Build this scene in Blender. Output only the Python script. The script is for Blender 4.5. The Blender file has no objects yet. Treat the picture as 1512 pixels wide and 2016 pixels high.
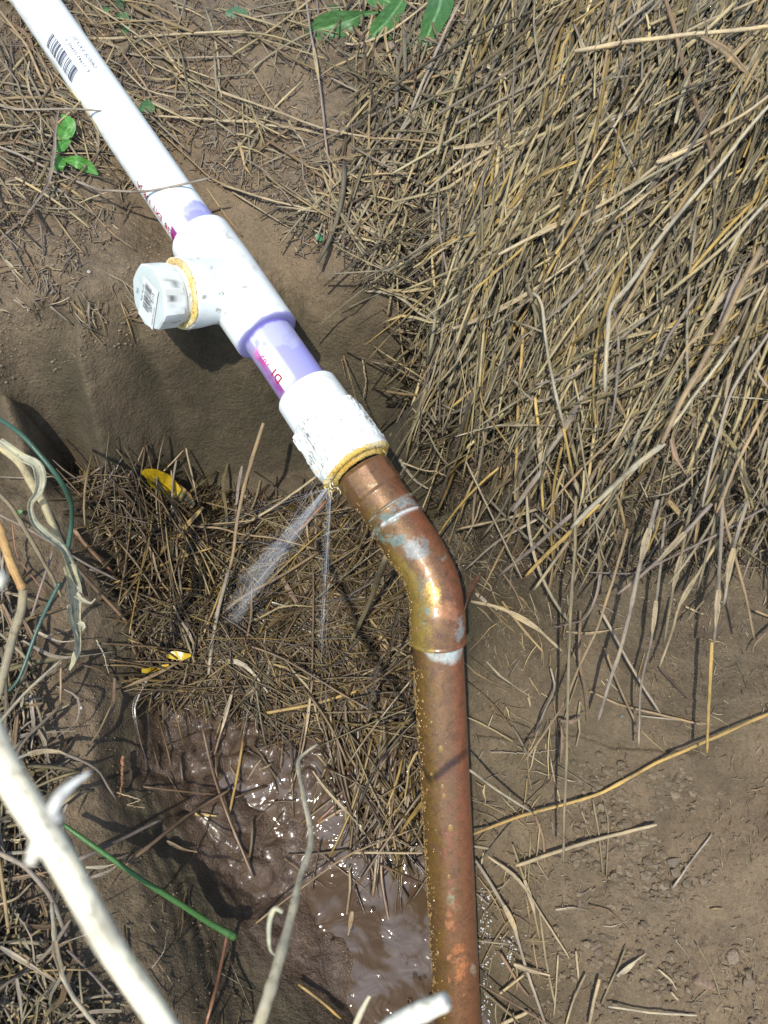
import bpy, math, random
import numpy as np
from mathutils.geometry import delaunay_2d_cdt
from mathutils import Vector
random.seed(7); RNG = np.random.default_rng(7)
scene = bpy.context.scene
COL = scene.collection

# ---------------------------------------------------------------- camera, sky, sun, exposure
PITCH = math.radians(60.0)
CAM = np.array([0.0, 0.0, 0.335])
RV = np.array([1.0, 0, 0]); FV = np.array([0, math.cos(PITCH), -math.sin(PITCH)]); UV = np.array([0, math.sin(PITCH), math.cos(PITCH)])
FPX = 1495.0
cd = bpy.data.cameras.new('camera'); cam = bpy.data.objects.new('camera', cd); COL.objects.link(cam)
cam.location = CAM; cam.rotation_euler = (math.pi/2 - PITCH, 0, 0)
cd.sensor_fit = 'VERTICAL'; cd.sensor_height = 36; cd.lens = FPX/2016*36
cd.clip_start = 0.01; cd.clip_end = 100
cd.dof.use_dof = True; cd.dof.focus_distance = 0.50; cd.dof.aperture_fstop = 13.0
scene.camera = cam

w = bpy.data.worlds.new('World'); scene.world = w; w.use_nodes = True
nt = w.node_tree; nt.nodes.clear()
sky = nt.nodes.new('ShaderNodeTexSky'); sky.sky_type = 'NISHITA'; sky.sun_disc = False
bg = nt.nodes.new('ShaderNodeBackground'); bg.inputs['Strength'].default_value = 0.15
wo = nt.nodes.new('ShaderNodeOutputWorld')
nt.links.new(sky.outputs[0], bg.inputs[0]); nt.links.new(bg.outputs[0], wo.inputs[0])
# the light comes from just left of the viewer's head: travel direction
ld = np.array([.125, .41, -.905]); ld = ld/np.linalg.norm(ld)
sd = bpy.data.lights.new('sun', 'SUN'); sd.energy = 3.25; sd.angle = math.radians(0.6); sd.color = (1.0, 0.955, 0.86)
so = bpy.data.objects.new('sun', sd); COL.objects.link(so)
so.rotation_euler = Vector(ld).to_track_quat('-Z', 'Y').to_euler(); so.location = (-1, -1, 3)
sv = -ld
sky.sun_elevation = math.asin(sv[2]); sky.sun_rotation = math.atan2(sv[0], sv[1])
vs = scene.view_settings
vs.view_transform = 'Standard'; vs.look = 'None'; vs.gamma = 1; vs.use_curve_mapping = False
vs.exposure = 0.50
scene.render.engine = 'CYCLES'; scene.cycles.transparent_max_bounces = 48

# ---------------------------------------------------------------- projection helpers (pixels of the photo -> metres)
def c2w(u, v, d):
    u = np.asarray(u, float); v = np.asarray(v, float); d = np.asarray(d, float)
    x = (u-756)/FPX*d; y = (1008-v)/FPX*d
    return CAM + x[..., None]*RV + y[..., None]*UV + d[..., None]*FV
def w2c(P):
    q = np.asarray(P, float) - CAM
    x = q@RV; y = q@UV; d = q@FV
    return 756+x/d*FPX, 1008-y/d*FPX, d
def pix_at_z(u, v, z):
    dx = (u-756)/FPX; dy = (1008-v)/FPX
    dr = dx*RV + dy*UV + FV
    t = (z-CAM[2])/dr[2]
    return CAM + t*dr

# ---------------------------------------------------------------- noise in numpy
def _hash(ix, iy, iz, seed):
    h = (ix.astype(np.int64)*374761393 + iy.astype(np.int64)*668265263 + iz.astype(np.int64)*2147483647 + seed*1274126177) & 0xffffffff
    h = ((h ^ (h >> 13))*1274126177) & 0xffffffff
    h = h ^ (h >> 16)
    return (h & 0xffffff)/float(0xffffff)
def vnoise(x, y, z=None, seed=0):
    if z is None: z = np.zeros_like(x)
    xi = np.floor(x); yi = np.floor(y); zi = np.floor(z)
    fx = x-xi; fy = y-yi; fz = z-zi
    fx = fx*fx*(3-2*fx); fy = fy*fy*(3-2*fy); fz = fz*fz*(3-2*fz)
    xi = xi.astype(np.int64); yi = yi.astype(np.int64); zi = zi.astype(np.int64)
    r = 0
    for a in (0, 1):
        for b in (0, 1):
            for c in ((0, 1) if np.any(fz) else (0,)):
                wt = (fx if a else 1-fx)*(fy if b else 1-fy)*(fz if c else 1-fz)
                r = r + wt*_hash(xi+a, yi+b, zi+c, seed)
    return r*2-1
def fbm(x, y, z=None, o=4, seed=0):
    r = 0; a = 1.0; t = 0
    for i in range(o):
        r = r + a*vnoise(x*2**i+i*17.3, y*2**i-i*9.1, None if z is None else z*2**i, seed+i); t += a; a *= .5
    return r/t
def worley(x, y, seed=0):
    xi = np.floor(x).astype(np.int64); yi = np.floor(y).astype(np.int64)
    best = np.full(x.shape, 9.0)
    for a in (-1, 0, 1):
        for b in (-1, 0, 1):
            cx = xi+a; cy = yi+b; z0 = np.zeros_like(cx)
            px = cx+_hash(cx, cy, z0, seed); py = cy+_hash(cx, cy, z0, seed+5)
            best = np.minimum(best, (x-px)**2+(y-py)**2)
    return np.sqrt(best)
def sst(a, b, x):
    t = np.clip((x-a)/(b-a), 0, 1); return t*t*(3-2*t)

# ---------------------------------------------------------------- the lie of the land: (pixel u, v, height z, wetness, thatch, clod)
CP = [
 # open ground behind, left of the pipe
 (-250,-200,0,.1,.3,0),(0,0,0,.1,.35,0),(250,0,0,.1,.2,0),(500,0,0,.05,.1,0),(780,-50,0,.05,.4,0),(0,250,.0,.1,.35,0),(-250,300,.0,.1,.4,0),
 (200,330,-.018,.15,.1,0),(330,200,-.006,.05,.2,0),(560,200,-.004,.05,.1,0),(480,380,-.028,.05,.2,0),(330,470,-.052,.25,0,0),(230,420,-.03,.15,0,0),
 (0,450,-.004,.05,.1,0),(-250,500,-.004,.05,.1,0),(0,620,-.02,.05,.05,0),(150,560,-.018,.05,.1,0),(260,560,-.032,.1,.0,0),
 (700,300,-.006,.05,.3,0),(640,440,-.028,.05,.1,0),(560,520,-.055,.1,0,0),(460,500,-.055,.15,0,0),(700,520,-.04,.1,.2,0),(600,600,-.07,.2,0,0),
 # back wall top edge and foot
 (-120,755,-.058,.08,0,0),(0,742,-.054,.08,0,0),(150,690,-.046,.1,0,0),(285,640,-.046,.15,0,0),(420,625,-.055,.2,0,0),(590,618,-.072,.3,0,0),(700,603,-.060,.35,0,0),(785,590,-.052,.35,0,0),
 (-120,785,-.076,.7,0,0),(0,772,-.073,.7,0,0),(150,722,-.063,.7,0,0),(285,672,-.063,.75,0,0),(420,660,-.072,.75,0,0),(590,650,-.090,.75,0,0),(700,635,-.080,.75,0,0),(800,622,-.070,.7,0,0),
 (-120,930,-.12,.55,0,0),(0,930,-.135,.6,0,0),(150,930,-.175,.65,0,0),(400,945,-.217,.7,0,0),(580,930,-.22,.75,0,0),(700,915,-.222,.8,0,0),(815,900,-.205,.7,0,0),
 # trench floor with straw
 (228,1000,-.165,.8,.5,.1),(300,1150,-.215,.9,.5,.2),(500,1150,-.238,.9,.6,.2),(700,1100,-.238,.9,.6,.2),(860,1050,-.215,.8,.3,.1),(297,1200,-.19,.9,.3,.3),(297,1310,-.212,1,.2,.5),
 (600,1300,-.245,1,.5,.4),(760,1300,-.243,1,.5,.4),(870,1250,-.21,.8,.2,.1),
 # wet mud
 (322,1420,-.238,1,0,.8),(450,1450,-.258,1,.1,1),(620,1480,-.258,1,.1,1),(790,1450,-.256,1,.3,.7),(337,1520,-.243,1,0,.8),(520,1620,-.262,1,0,1),(700,1620,-.270,1,0,.6),(840,1600,-.266,.9,0,.2),
 (392,1680,-.242,.95,0,.9),(510,1780,-.264,1,0,1),(640,1800,-.279,1,0,.25),(760,1800,-.283,1,0,.3),(850,1800,-.276,.9,0,.1),(560,1900,-.258,.95,0,.55),(650,1960,-.268,.9,0,.2),(760,1950,-.288,1,0,.3),(860,1960,-.286,.9,0,.1),
 (620,2040,-.245,.7,0,.2),(780,2060,-.284,.9,0,.2),(900,2100,-.285,.8,0,.1),
 # near left bank: top, edge, foot
 (-60,1000,-.115,.25,.2,0),(80,980,-.125,.4,.1,0),(0,1200,-.13,.2,.2,0),(130,1050,-.140,.35,0,0),(183,1200,-.160,.12,0,0),(110,1350,-.155,.0,.0,0),(0,1400,-.145,.1,.3,0),(205,1400,-.175,.02,0,0),(188,1520,-.174,.02,0,0),(235,1420,-.195,.75,0,0),(222,1530,-.196,.75,0,0),
 (100,1600,-.16,.0,.0,0),(0,1650,-.145,.1,.6,0),(-200,1300,-.115,.2,.5,0),(-200,1800,-.12,.2,.6,0),(0,1850,-.145,.2,.7,0),(100,1800,-.16,.2,.3,0),(0,2060,-.14,.2,.6,0),(190,1950,-.168,.3,.1,0),
 (240,1660,-.185,.35,0,.05),(300,1800,-.195,.35,0,.05),(380,1800,-.222,.45,0,.08),(430,1870,-.236,.7,0,.35),(330,1950,-.190,.3,0,0),(460,1960,-.236,.5,0,.1),(260,2060,-.178,.4,.1,0),(440,2080,-.215,.55,0,.1),
 # straw heap on the bank, upper right
 (900,0,.008,.1,.7,0),(1000,-150,.02,.1,1,0),(1150,50,.035,.1,1,0),(1300,100,.052,.1,1,0),(1512,150,.062,.1,1,0),(1750,300,.066,.1,1,0),(1750,700,.05,.1,1,0),(1000,250,.018,.1,.9,0),(1150,350,.035,.1,1,0),
 (860,230,.002,.1,.6,0),(830,420,-.02,.1,.6,0),(950,500,.008,.1,.9,0),(1100,600,.022,.2,1,0),(1300,500,.045,.1,1,0),(1512,600,.042,.1,1,0),(1300,750,.018,.2,1,0),(1512,850,.004,.3,1,0),
 (850,620,-.03,.3,.7,0),(930,760,-.02,.4,.8,0),(1050,850,-.012,.4,.9,0),(1200,920,-.018,.4,.7,0),(1400,930,-.01,.3,.7,0),(1700,950,0,.3,.6,0),
 # right wall of the trench
 (840,760,-.05,.5,.3,0),(870,880,-.10,.6,.2,0),(930,980,-.115,.55,.2,0),(1050,1020,-.085,.5,.3,0),(1200,1080,-.07,.45,.2,0),(1500,1080,-.055,.35,.1,0),
 (930,1150,-.165,.6,.2,0),(1000,1180,-.15,.5,.15,0),(1150,1250,-.13,.4,.1,0),(1400,1300,-.11,.3,.0,0),(1650,1250,-.08,.3,.0,0),
 (925,1320,-.185,.5,.1,0),(1000,1380,-.180,.3,0,0),(1150,1415,-.172,.3,0,0),(1300,1425,-.168,.3,0,0),(1512,1420,-.155,.3,0,0),(1700,1400,-.14,.3,0,0),
 (935,1480,-.20,.35,0,0),(1050,1470,-.188,.5,0,0),(1200,1478,-.183,.45,0,0),(1380,1475,-.176,.4,0,0),(1600,1470,-.16,.3,0,0),
 (945,1650,-.225,.35,0,0),(1050,1650,-.215,.2,0,0),(1250,1640,-.20,.15,.05,.35),(1512,1600,-.18,.1,0,0),(1700,1700,-.17,.1,0,0),
 (960,1850,-.255,.4,0,0),(1130,1830,-.235,.3,0,.4),(1300,1780,-.217,.15,0,.35),(1512,1850,-.205,.1,0,0),(1700,2000,-.19,.1,0,0),
 (970,2060,-.278,.5,0,0),(1150,2060,-.258,.3,.05,0),(1350,2060,-.238,.15,0,0),(1560,2060,-.22,.1,0,0),
]
cp = np.array(CP, float)
XY = []; VAL = []
for r in cp:
    p = pix_at_z(r[0], r[1], r[2]); XY.append(p[:2]); VAL.append(r[2:])
for x, y, z in [(-.9,1.6,0),(.9,1.6,.03),(-.9,.8,0),(1.0,.8,.04),(-.9,.2,-.05),(1.0,.2,-.02),(-.9,-.5,0),(1.0,-.5,0),(0,-.5,0),(-.2,-.28,-.06),(.2,-.28,-.12),(0,-.25,-.15),(0,1.6,0),(-.45,-.1,-.06),(.45,-.1,-.1)]:
    XY.append((x, y)); VAL.append((z, .15, .3, 0))
XY = np.array(XY); VAL = np.array(VAL)
vout, _, tris, vin, _, _ = delaunay_2d_cdt([Vector(p) for p in XY], [], [], 0, 1e-6)
vmap = [o[0] for o in vin]
vx = np.array([[v.x, v.y] for v in vout])
GX0, GX1, GY0, GY1, GS = -.62, .62, -.32, 1.02, .0012
gx = np.arange(GX0, GX1, GS); gy = np.arange(GY0, GY1, GS)
NX, NY = len(gx), len(gy)
F = np.zeros((4, NY, NX))
for t in tris:
    a, b, c = [vx[i] for i in t]; va, vb, vc = [VAL[vmap[i]] for i in t]
    i0 = max(0, int((min(a[0],b[0],c[0])-GX0)/GS)); i1 = min(NX, int((max(a[0],b[0],c[0])-GX0)/GS)+2)
    j0 = max(0, int((min(a[1],b[1],c[1])-GY0)/GS)); j1 = min(NY, int((max(a[1],b[1],c[1])-GY0)/GS)+2)
    if i0 >= i1 or j0 >= j1: continue
    X, Y = np.meshgrid(gx[i0:i1], gy[j0:j1])
    den = (b[1]-c[1])*(a[0]-c[0])+(c[0]-b[0])*(a[1]-c[1])
    if abs(den) < 1e-12: continue
    l1 = ((b[1]-c[1])*(X-c[0])+(c[0]-b[0])*(Y-c[1]))/den
    l2 = ((c[1]-a[1])*(X-c[0])+(a[0]-c[0])*(Y-c[1]))/den
    l3 = 1-l1-l2
    m = (l1 >= -1e-6)&(l2 >= -1e-6)&(l3 >= -1e-6)
    for k in range(4):
        S = F[k, j0:j1, i0:i1]; S[m] = (l1*va[k]+l2*vb[k]+l3*vc[k])[m]
def blur(A, r):
    for ax in (0, 1):
        for _ in range(2):
            P = np.pad(A, [(r+1, r) if i == ax else (0, 0) for i in (0, 1)], mode='edge')
            cs = np.cumsum(P, axis=ax); n = A.shape[ax]
            A = (np.take(cs, np.arange(2*r+1, 2*r+1+n), axis=ax)-np.take(cs, np.arange(0, n), axis=ax))/(2*r+1)
    return A
F[0] = blur(F[0], 2); F[1] = blur(F[1], 4); F[2] = blur(F[2], 10); F[3] = blur(F[3], 9)
GXX, GYY = np.meshgrid(gx, gy)
base = F[0].copy()
gyy, gxx = np.gradient(base, GS)
steep = np.clip(np.hypot(gxx, gyy)-.4, 0, 1.2)/1.2
wx = GXX+.006*fbm(GXX*25, GYY*25, seed=50); wy = GYY+.006*fbm(GXX*25, GYY*25, seed=60)
H = base + .0035*fbm(GXX*14, GYY*14, seed=1)+.0028*(1-F[3])*fbm(wx*32, wy*32, seed=71, o=3)+.0016*fbm(wx*60, wy*60, seed=9, o=4)
# crumbs and pits on dry ground
cr = np.clip(fbm(GXX*170, GYY*170, seed=21, o=3), 0, 1)
H += .0030*cr*(1-F[1])*(1-.5*steep)
pocks = sst(.34, .1, worley(GXX*70, GYY*70, 3)*(1+.6*vnoise(GXX*30, GYY*30, seed=8)))
H -= .0007*pocks*(1-steep)*(1-F[3])
gm = (1-F[3])*(1-.7*steep)*sst(-.25, .35, fbm(GXX*16, GYY*16, seed=33, o=3))*(1-.6*F[1])
H += gm*(.0034*np.sqrt(np.clip(1-(worley(wx*75, wy*75, 41)/.55)**2, 0, 1))*np.clip(vnoise(GXX*40, GYY*40, seed=9)+.15, 0, 1)+.0011*np.sqrt(np.clip(1-(worley(wx*190, wy*190, 43)/.6)**2, 0, 1)))
# trowel strata on cut walls
H += steep*.0036*fbm(GXX*9, base*260+3*fbm(GXX*10, GYY*10, seed=4), seed=31, o=3)
# clods in wet mud
wl = worley(wx*29, wy*29, 11); wl2 = worley(wx*66, wy*66, 12)
clod = np.sqrt(np.clip(1-(wl/.62)**2, 0, 1))*(vnoise(GXX*20, GYY*20, seed=77)*.5+.6)
H += F[3]*(.027*clod-.0050+.0062*np.sqrt(np.clip(1-(wl2/.6)**2, 0, 1))*(.4+.6*np.clip(vnoise(GXX*35, GYY*35, seed=66)+.4, 0, 1))+.0025*fbm(wx*120, wy*120, seed=5, o=3))
# crack where the lower shelf meets the wall
def crack(pts, wd, dp):
    global H
    P = np.array([pix_at_z(u, v, z)[:2] for u, v, z in pts])
    best = np.full(GXX.shape, 9.0)
    xx = GXX+.003*fbm(GXX*80, GYY*80, seed=3); yy = GYY+.003*fbm(GXX*80, GYY*80, seed=6)
    for a, b in zip(P[:-1], P[1:]):
        ab = b-a; t = np.clip(((xx-a[0])*ab[0]+(yy-a[1])*ab[1])/(ab@ab), 0, 1)
        best = np.minimum(best, np.hypot(xx-a[0]-t*ab[0], yy-a[1]-t*ab[1]))
    H = H - dp*np.exp(-(best/wd)**2)
crack([(940,1440,-.195),(1030,1450,-.187),(1100,1440,-.18),(1230,1470,-.18),(1370,1480,-.176)], .0016, .005)
crack([(260,1800,-.17),(300,1740,-.17),(340,1720,-.19)], .0015, .004)
crack([(340,1860,-.18),(355,1780,-.18)], .0012, .003)
crack([(60,760,-.05),(90,900,-.15)], .0016, .002); crack([(130,720,-.05),(140,900,-.15)], .0016, .002)
thatch = F[2]
H += thatch*.0035*fbm(GXX*110, GYY*60, seed=90, o=3)
def samp(A, x, y):
    fx = np.clip((x-GX0)/GS, 0, NX-1.001); fy = np.clip((y-GY0)/GS, 0, NY-1.001)
    i = fx.astype(int); j = fy.astype(int); a = fx-i; b = fy-j
    return A[j, i]*(1-a)*(1-b)+A[j, i+1]*a*(1-b)+A[j+1, i]*(1-a)*b+A[j+1, i+1]*a*b

# ---------------------------------------------------------------- depth of the ground behind every pixel, for resting things on it
DS = 4; DU0, DU1, DV0, DV1 = -320, 1840, -260, 2280
du = np.arange(DU0, DU1, DS); dv = np.arange(DV0, DV1, DS)
DU, DV = np.meshgrid(du, dv)
DEP = np.full(DU.shape, np.nan)
dirx = (DU-756)/FPX; diry = (1008-DV)/FPX
rx = dirx; ry = FV[1]+diry*UV[1]; rz = FV[2]+diry*UV[2]
prev = None
for d in np.arange(.22, 1.3, .0025):
    z = CAM[2]+d*rz; hit = np.isnan(DEP)
    if not hit.any(): break
    g = samp(H, d*rx[hit], d*ry[hit])
    below = z[hit] < g
    idx = np.argwhere(hit)[below]
    DEP[idx[:, 0], idx[:, 1]] = d-.00125
DEP[np.isnan(DEP)] = 1.3
GROUND_DEP = DEP.copy()
def dep(u, v, A=None):
    A = DEP if A is None else A
    i = np.clip(((np.asarray(u, float)-DU0)/DS), 0, len(du)-1.001); j = np.clip(((np.asarray(v, float)-DV0)/DS), 0, len(dv)-1.001)
    a = i.astype(int); b = j.astype(int); fa = i-a; fb = j-b
    return A[b, a]*(1-fa)*(1-fb)+A[b, a+1]*fa*(1-fb)+A[b+1, a]*(1-fa)*fb+A[b+1, a+1]*fa*fb

# ---------------------------------------------------------------- object helpers
def tag(o, label=None, cat=None, group=None, kind=None):
    if label: o['label'] = label
    if cat: o['category'] = cat
    if group: o['group'] = group
    if kind: o['kind'] = kind
    return o
class MB:
    def __init__(s): s.v = []; s.f4 = []; s.f3 = []; s.c = []; s.b = []; s.n = 0; s.ng = []
    def add(s, v, f, col=None, fib=None):
        v = np.asarray(v, float).reshape(-1, 3); f = np.asarray(f, int)
        if f.size:
            (s.f4 if f.shape[1] == 4 else s.f3).append(f+s.n)
        s.v.append(v)
        c = np.ones((len(v), 4)) if col is None else np.broadcast_to(np.asarray(col, float), (len(v), 4))
        s.c.append(c); s.b.append(np.zeros((len(v), 3)) if fib is None else fib); s.n += len(v)
    def build(s, name, mat, parent=None, smooth=True):
        V = np.concatenate(s.v); me = bpy.data.meshes.new(name)
        q = np.concatenate(s.f4) if s.f4 else np.zeros((0, 4), int); t = np.concatenate(s.f3) if s.f3 else np.zeros((0, 3), int)
        origin = V.mean(0) if parent is None else None
        if parent is None:
            origin = np.array([V[:, 0].mean(), V[:, 1].mean(), V[:, 2].min()]); V = V-origin
        else: V = V-np.array(parent.get('_o', (0, 0, 0)))
        me.vertices.add(len(V)); me.vertices.foreach_set('co', V.astype(np.float32).ravel())
        nl = q.size+t.size; me.loops.add(nl)
        me.loops.foreach_set('vertex_index', np.concatenate([q.ravel(), t.ravel()]).astype(np.int32))
        me.polygons.add(len(q)+len(t))
        st = np.concatenate([np.arange(len(q))*4, q.size+np.arange(len(t))*3]).astype(np.int32)
        me.polygons.foreach_set('loop_start', st)
        me.polygons.foreach_set('use_smooth', np.full(len(q)+len(t), smooth))
        me.update(calc_edges=True)
        a = me.color_attributes.new('Col', 'FLOAT_COLOR', 'POINT'); a.data.foreach_set('color', np.concatenate(s.c).astype(np.float32).ravel())
        b = me.attributes.new('fib', 'FLOAT_VECTOR', 'POINT'); b.data.foreach_set('vector', np.concatenate(s.b).astype(np.float32).ravel())
        me.materials.append(mat)
        o = bpy.data.objects.new(name, me); COL.objects.link(o)
        if parent is None: o.location = origin
        else: o.parent = parent
        return o
def empty(name, loc):
    o = bpy.data.objects.new(name, None); COL.objects.link(o); o.empty_display_size = .02
    o.location = loc; o['_o'] = tuple(float(x) for x in loc); return o
def frames(P):
    T = np.gradient(P, axis=0); T /= np.linalg.norm(T, axis=1)[:, None]+1e-12
    n = np.cross(T[0], [.3, .2, 1.0]); n /= np.linalg.norm(n)+1e-12
    N = [n]
    for i in range(1, len(P)):
        n = N[-1]-T[i]*(N[-1]@T[i]); n /= np.linalg.norm(n)+1e-12; N.append(n)
    N = np.array(N); return T, N, np.cross(T, N)
def tube(mb, P, R, K=6, col=(1, 1, 1, 1), cap=True, seed=0.0, flat=1.0):
    P = np.asarray(P, float); n = len(P); R = np.broadcast_to(np.asarray(R, float), (n,))
    T, N, B = frames(P); a = np.arange(K)/K*2*math.pi
    V = P[:, None]+R[:, None, None]*(np.cos(a)[None, :, None]*N[:, None]+flat*np.sin(a)[None, :, None]*B[:, None])
    i = np.arange(n-1)[:, None]*K; k = np.arange(K)[None]; k2 = (k+1) % K
    q = np.stack([i+k, i+k2, i+K+k2, i+K+k], -1).reshape(-1, 4)
    s = np.concatenate([[0], np.cumsum(np.linalg.norm(np.diff(P, axis=0), axis=1))])
    fib = np.stack([np.broadcast_to(s[:, None], (n, K)), np.broadcast_to(np.sin(a/2)[None]*.01, (n, K)), np.full((n, K), seed)], -1).reshape(-1, 3)
    c = np.asarray(col, float)
    if c.ndim == 2: c = np.repeat(c, K, axis=0)
    mb.add(V.reshape(-1, 3), q, c, fib)
    if cap:
        tri = []
        for e in (0, n-1):
            o = e*K
            for j in range(1, K-1): tri.append((o, o+j+1, o+j) if e == 0 else (o, o+j, o+j+1))
        mb.f3.append(np.array(tri)+mb.n-n*K)
def ribbon(mb, P, W, col, side=None, vee=.25, seed=0.0, twist=0.0):
    """a leaf blade with a folded midrib and real thickness"""
    P = np.asarray(P, float); n = len(P); W = np.broadcast_to(np.asarray(W, float), (n,))
    T = np.gradient(P, axis=0); T /= np.linalg.norm(T, axis=1)[:, None]+1e-12
    view = P-CAM; view /= np.linalg.norm(view, axis=1)[:, None]
    up = -view if side is None else np.broadcast_to(np.asarray(side, float), (n, 3))
    S = np.cross(T, up); S /= np.linalg.norm(S, axis=1)[:, None]+1e-9
    U = np.cross(S, T)
    ang = np.linspace(0, twist, n)[:, None]
    S2 = S*np.cos(ang)+U*np.sin(ang); U2 = -S*np.sin(ang)+U*np.cos(ang)
    th = .00018
    L = [(-.5, vee, 0), (-.25, vee*.35, 0), (0, 0, 0), (.25, vee*.35, 0), (.5, vee, 0), (.5, vee, 1), (0, 0, 1), (-.5, vee, 1)]
    V = np.stack([P+S2*(W*a)[:, None]+U2*(W*b)[:, None]-U2*th*c for a, b, c in L], 1)
    K = len(L); i = np.arange(n-1)[:, None]*K; k = np.arange(K)[None]; k2 = (k+1) % K
    q = np.stack([i+k, i+K+k, i+K+k2, i+k2], -1).reshape(-1, 4)
    s = np.concatenate([[0], np.cumsum(np.linalg.norm(np.diff(P, axis=0), axis=1))])
    fib = np.stack([np.broadcast_to(s[:, None], (n, K)), np.array([l[0] for l in L])[None]*W[:, None], np.full((n, K), seed)], -1).reshape(-1, 3)
    c = np.asarray(col, float)
    if c.ndim == 2: c = np.repeat(c, K, axis=0)
    mb.add(V.reshape(-1, 3), q, c, fib)
def catmull(P, n):
    P = np.asarray(P, float)
    if len(P) == 2: return P[0]+(P[1]-P[0])*np.linspace(0, 1, n)[:, None]
    Q = np.vstack([2*P[0]-P[1], P, 2*P[-1]-P[-2]])
    sl = np.concatenate([[0], np.cumsum(np.linalg.norm(np.diff(P, axis=0), axis=1))]); t = np.linspace(0, sl[-1], n)
    out = []
    for x in t:
        i = min(np.searchsorted(sl, x, side='right')-1, len(P)-2); f = (x-sl[i])/(sl[i+1]-sl[i]+1e-12)
        a, b, c, d = Q[i:i+4]
        out.append(.5*((2*b)+(-a+c)*f+(2*a-5*b+4*c-d)*f*f+(-a+3*b-3*c+d)*f**3))
    return np.array(out)

# ---------------------------------------------------------------- materials
class NT:
    def __init__(s, name):
        s.m = bpy.data.materials.new(name); s.m.use_nodes = True; s.t = s.m.node_tree; s.t.nodes.clear()
        s.out = s.t.nodes.new('ShaderNodeOutputMaterial'); s.p = s.t.nodes.new('ShaderNodeBsdfPrincipled')
        s.t.links.new(s.p.outputs[0], s.out.inputs[0])
    def n(s, typ, **k):
        x = s.t.nodes.new(typ)
        for a, b in k.items(): setattr(x, a, b)
        return x
    def l(s, a, b): s.t.links.new(a, b)
    def attr(s, name): return s.n('ShaderNodeAttribute', attribute_name=name)
    def noise(s, vec, scale, detail=4, rough=.55, dist=0.0):
        x = s.n('ShaderNodeTexNoise'); x.inputs['Scale'].default_value = scale; x.inputs['Detail'].default_value = detail
        x.inputs['Roughness'].default_value = rough; x.inputs['Distortion'].default_value = dist
        if vec is not None: s.l(vec, x.inputs['Vector'])
        return x.outputs[0]
    def ramp(s, fac, stops):
        x = s.n('ShaderNodeValToRGB'); e = x.color_ramp.elements
        while len(e) < len(stops): e.new(.5)
        for i, (p, c) in enumerate(stops):
            e[i].position = p; e[i].color = (c, c, c, 1) if isinstance(c, (int, float)) else (*c, 1)
        s.l(fac, x.inputs[0]); return x.outputs[0]
    def mix(s, a, b, fac, mode='MIX'):
        x = s.n('ShaderNodeMix', data_type='RGBA', blend_type=mode)
        for v, i in ((fac, 0), (a, 6), (b, 7)):
            if isinstance(v, (int, float)): x.inputs[i].default_value = v
            elif isinstance(v, tuple): x.inputs[i].default_value = (*v, 1) if len(v) == 3 else v
            else: s.l(v, x.inputs[i])
        return x.outputs[2]
    def math(s, op, a, b=0.0, c=0.0):
        x = s.n('ShaderNodeMath', operation=op)
        for i, v in enumerate((a, b, c)):
            if isinstance(v, (int, float)): x.inputs[i].default_value = v
            else: s.l(v, x.inputs[i])
        return x.outputs[0]
    def bump(s, hgt, strength, dist, prev=None):
        x = s.n('ShaderNodeBump'); x.inputs['Strength'].default_value = strength; x.inputs['Distance'].default_value = dist
        s.l(hgt, x.inputs['Height'])
        if prev is not None: s.l(prev, x.inputs['Normal'])
        return x.outputs[0]
    def set(s, **k):
        for a, v in k.items():
            i = s.p.inputs[a.replace('_', ' ')]
            if isinstance(v, (int, float, tuple)): i.default_value = (*v, 1) if isinstance(v, tuple) and len(v) == 3 and i.type == 'RGBA' else v
            else: s.l(v, i)
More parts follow.
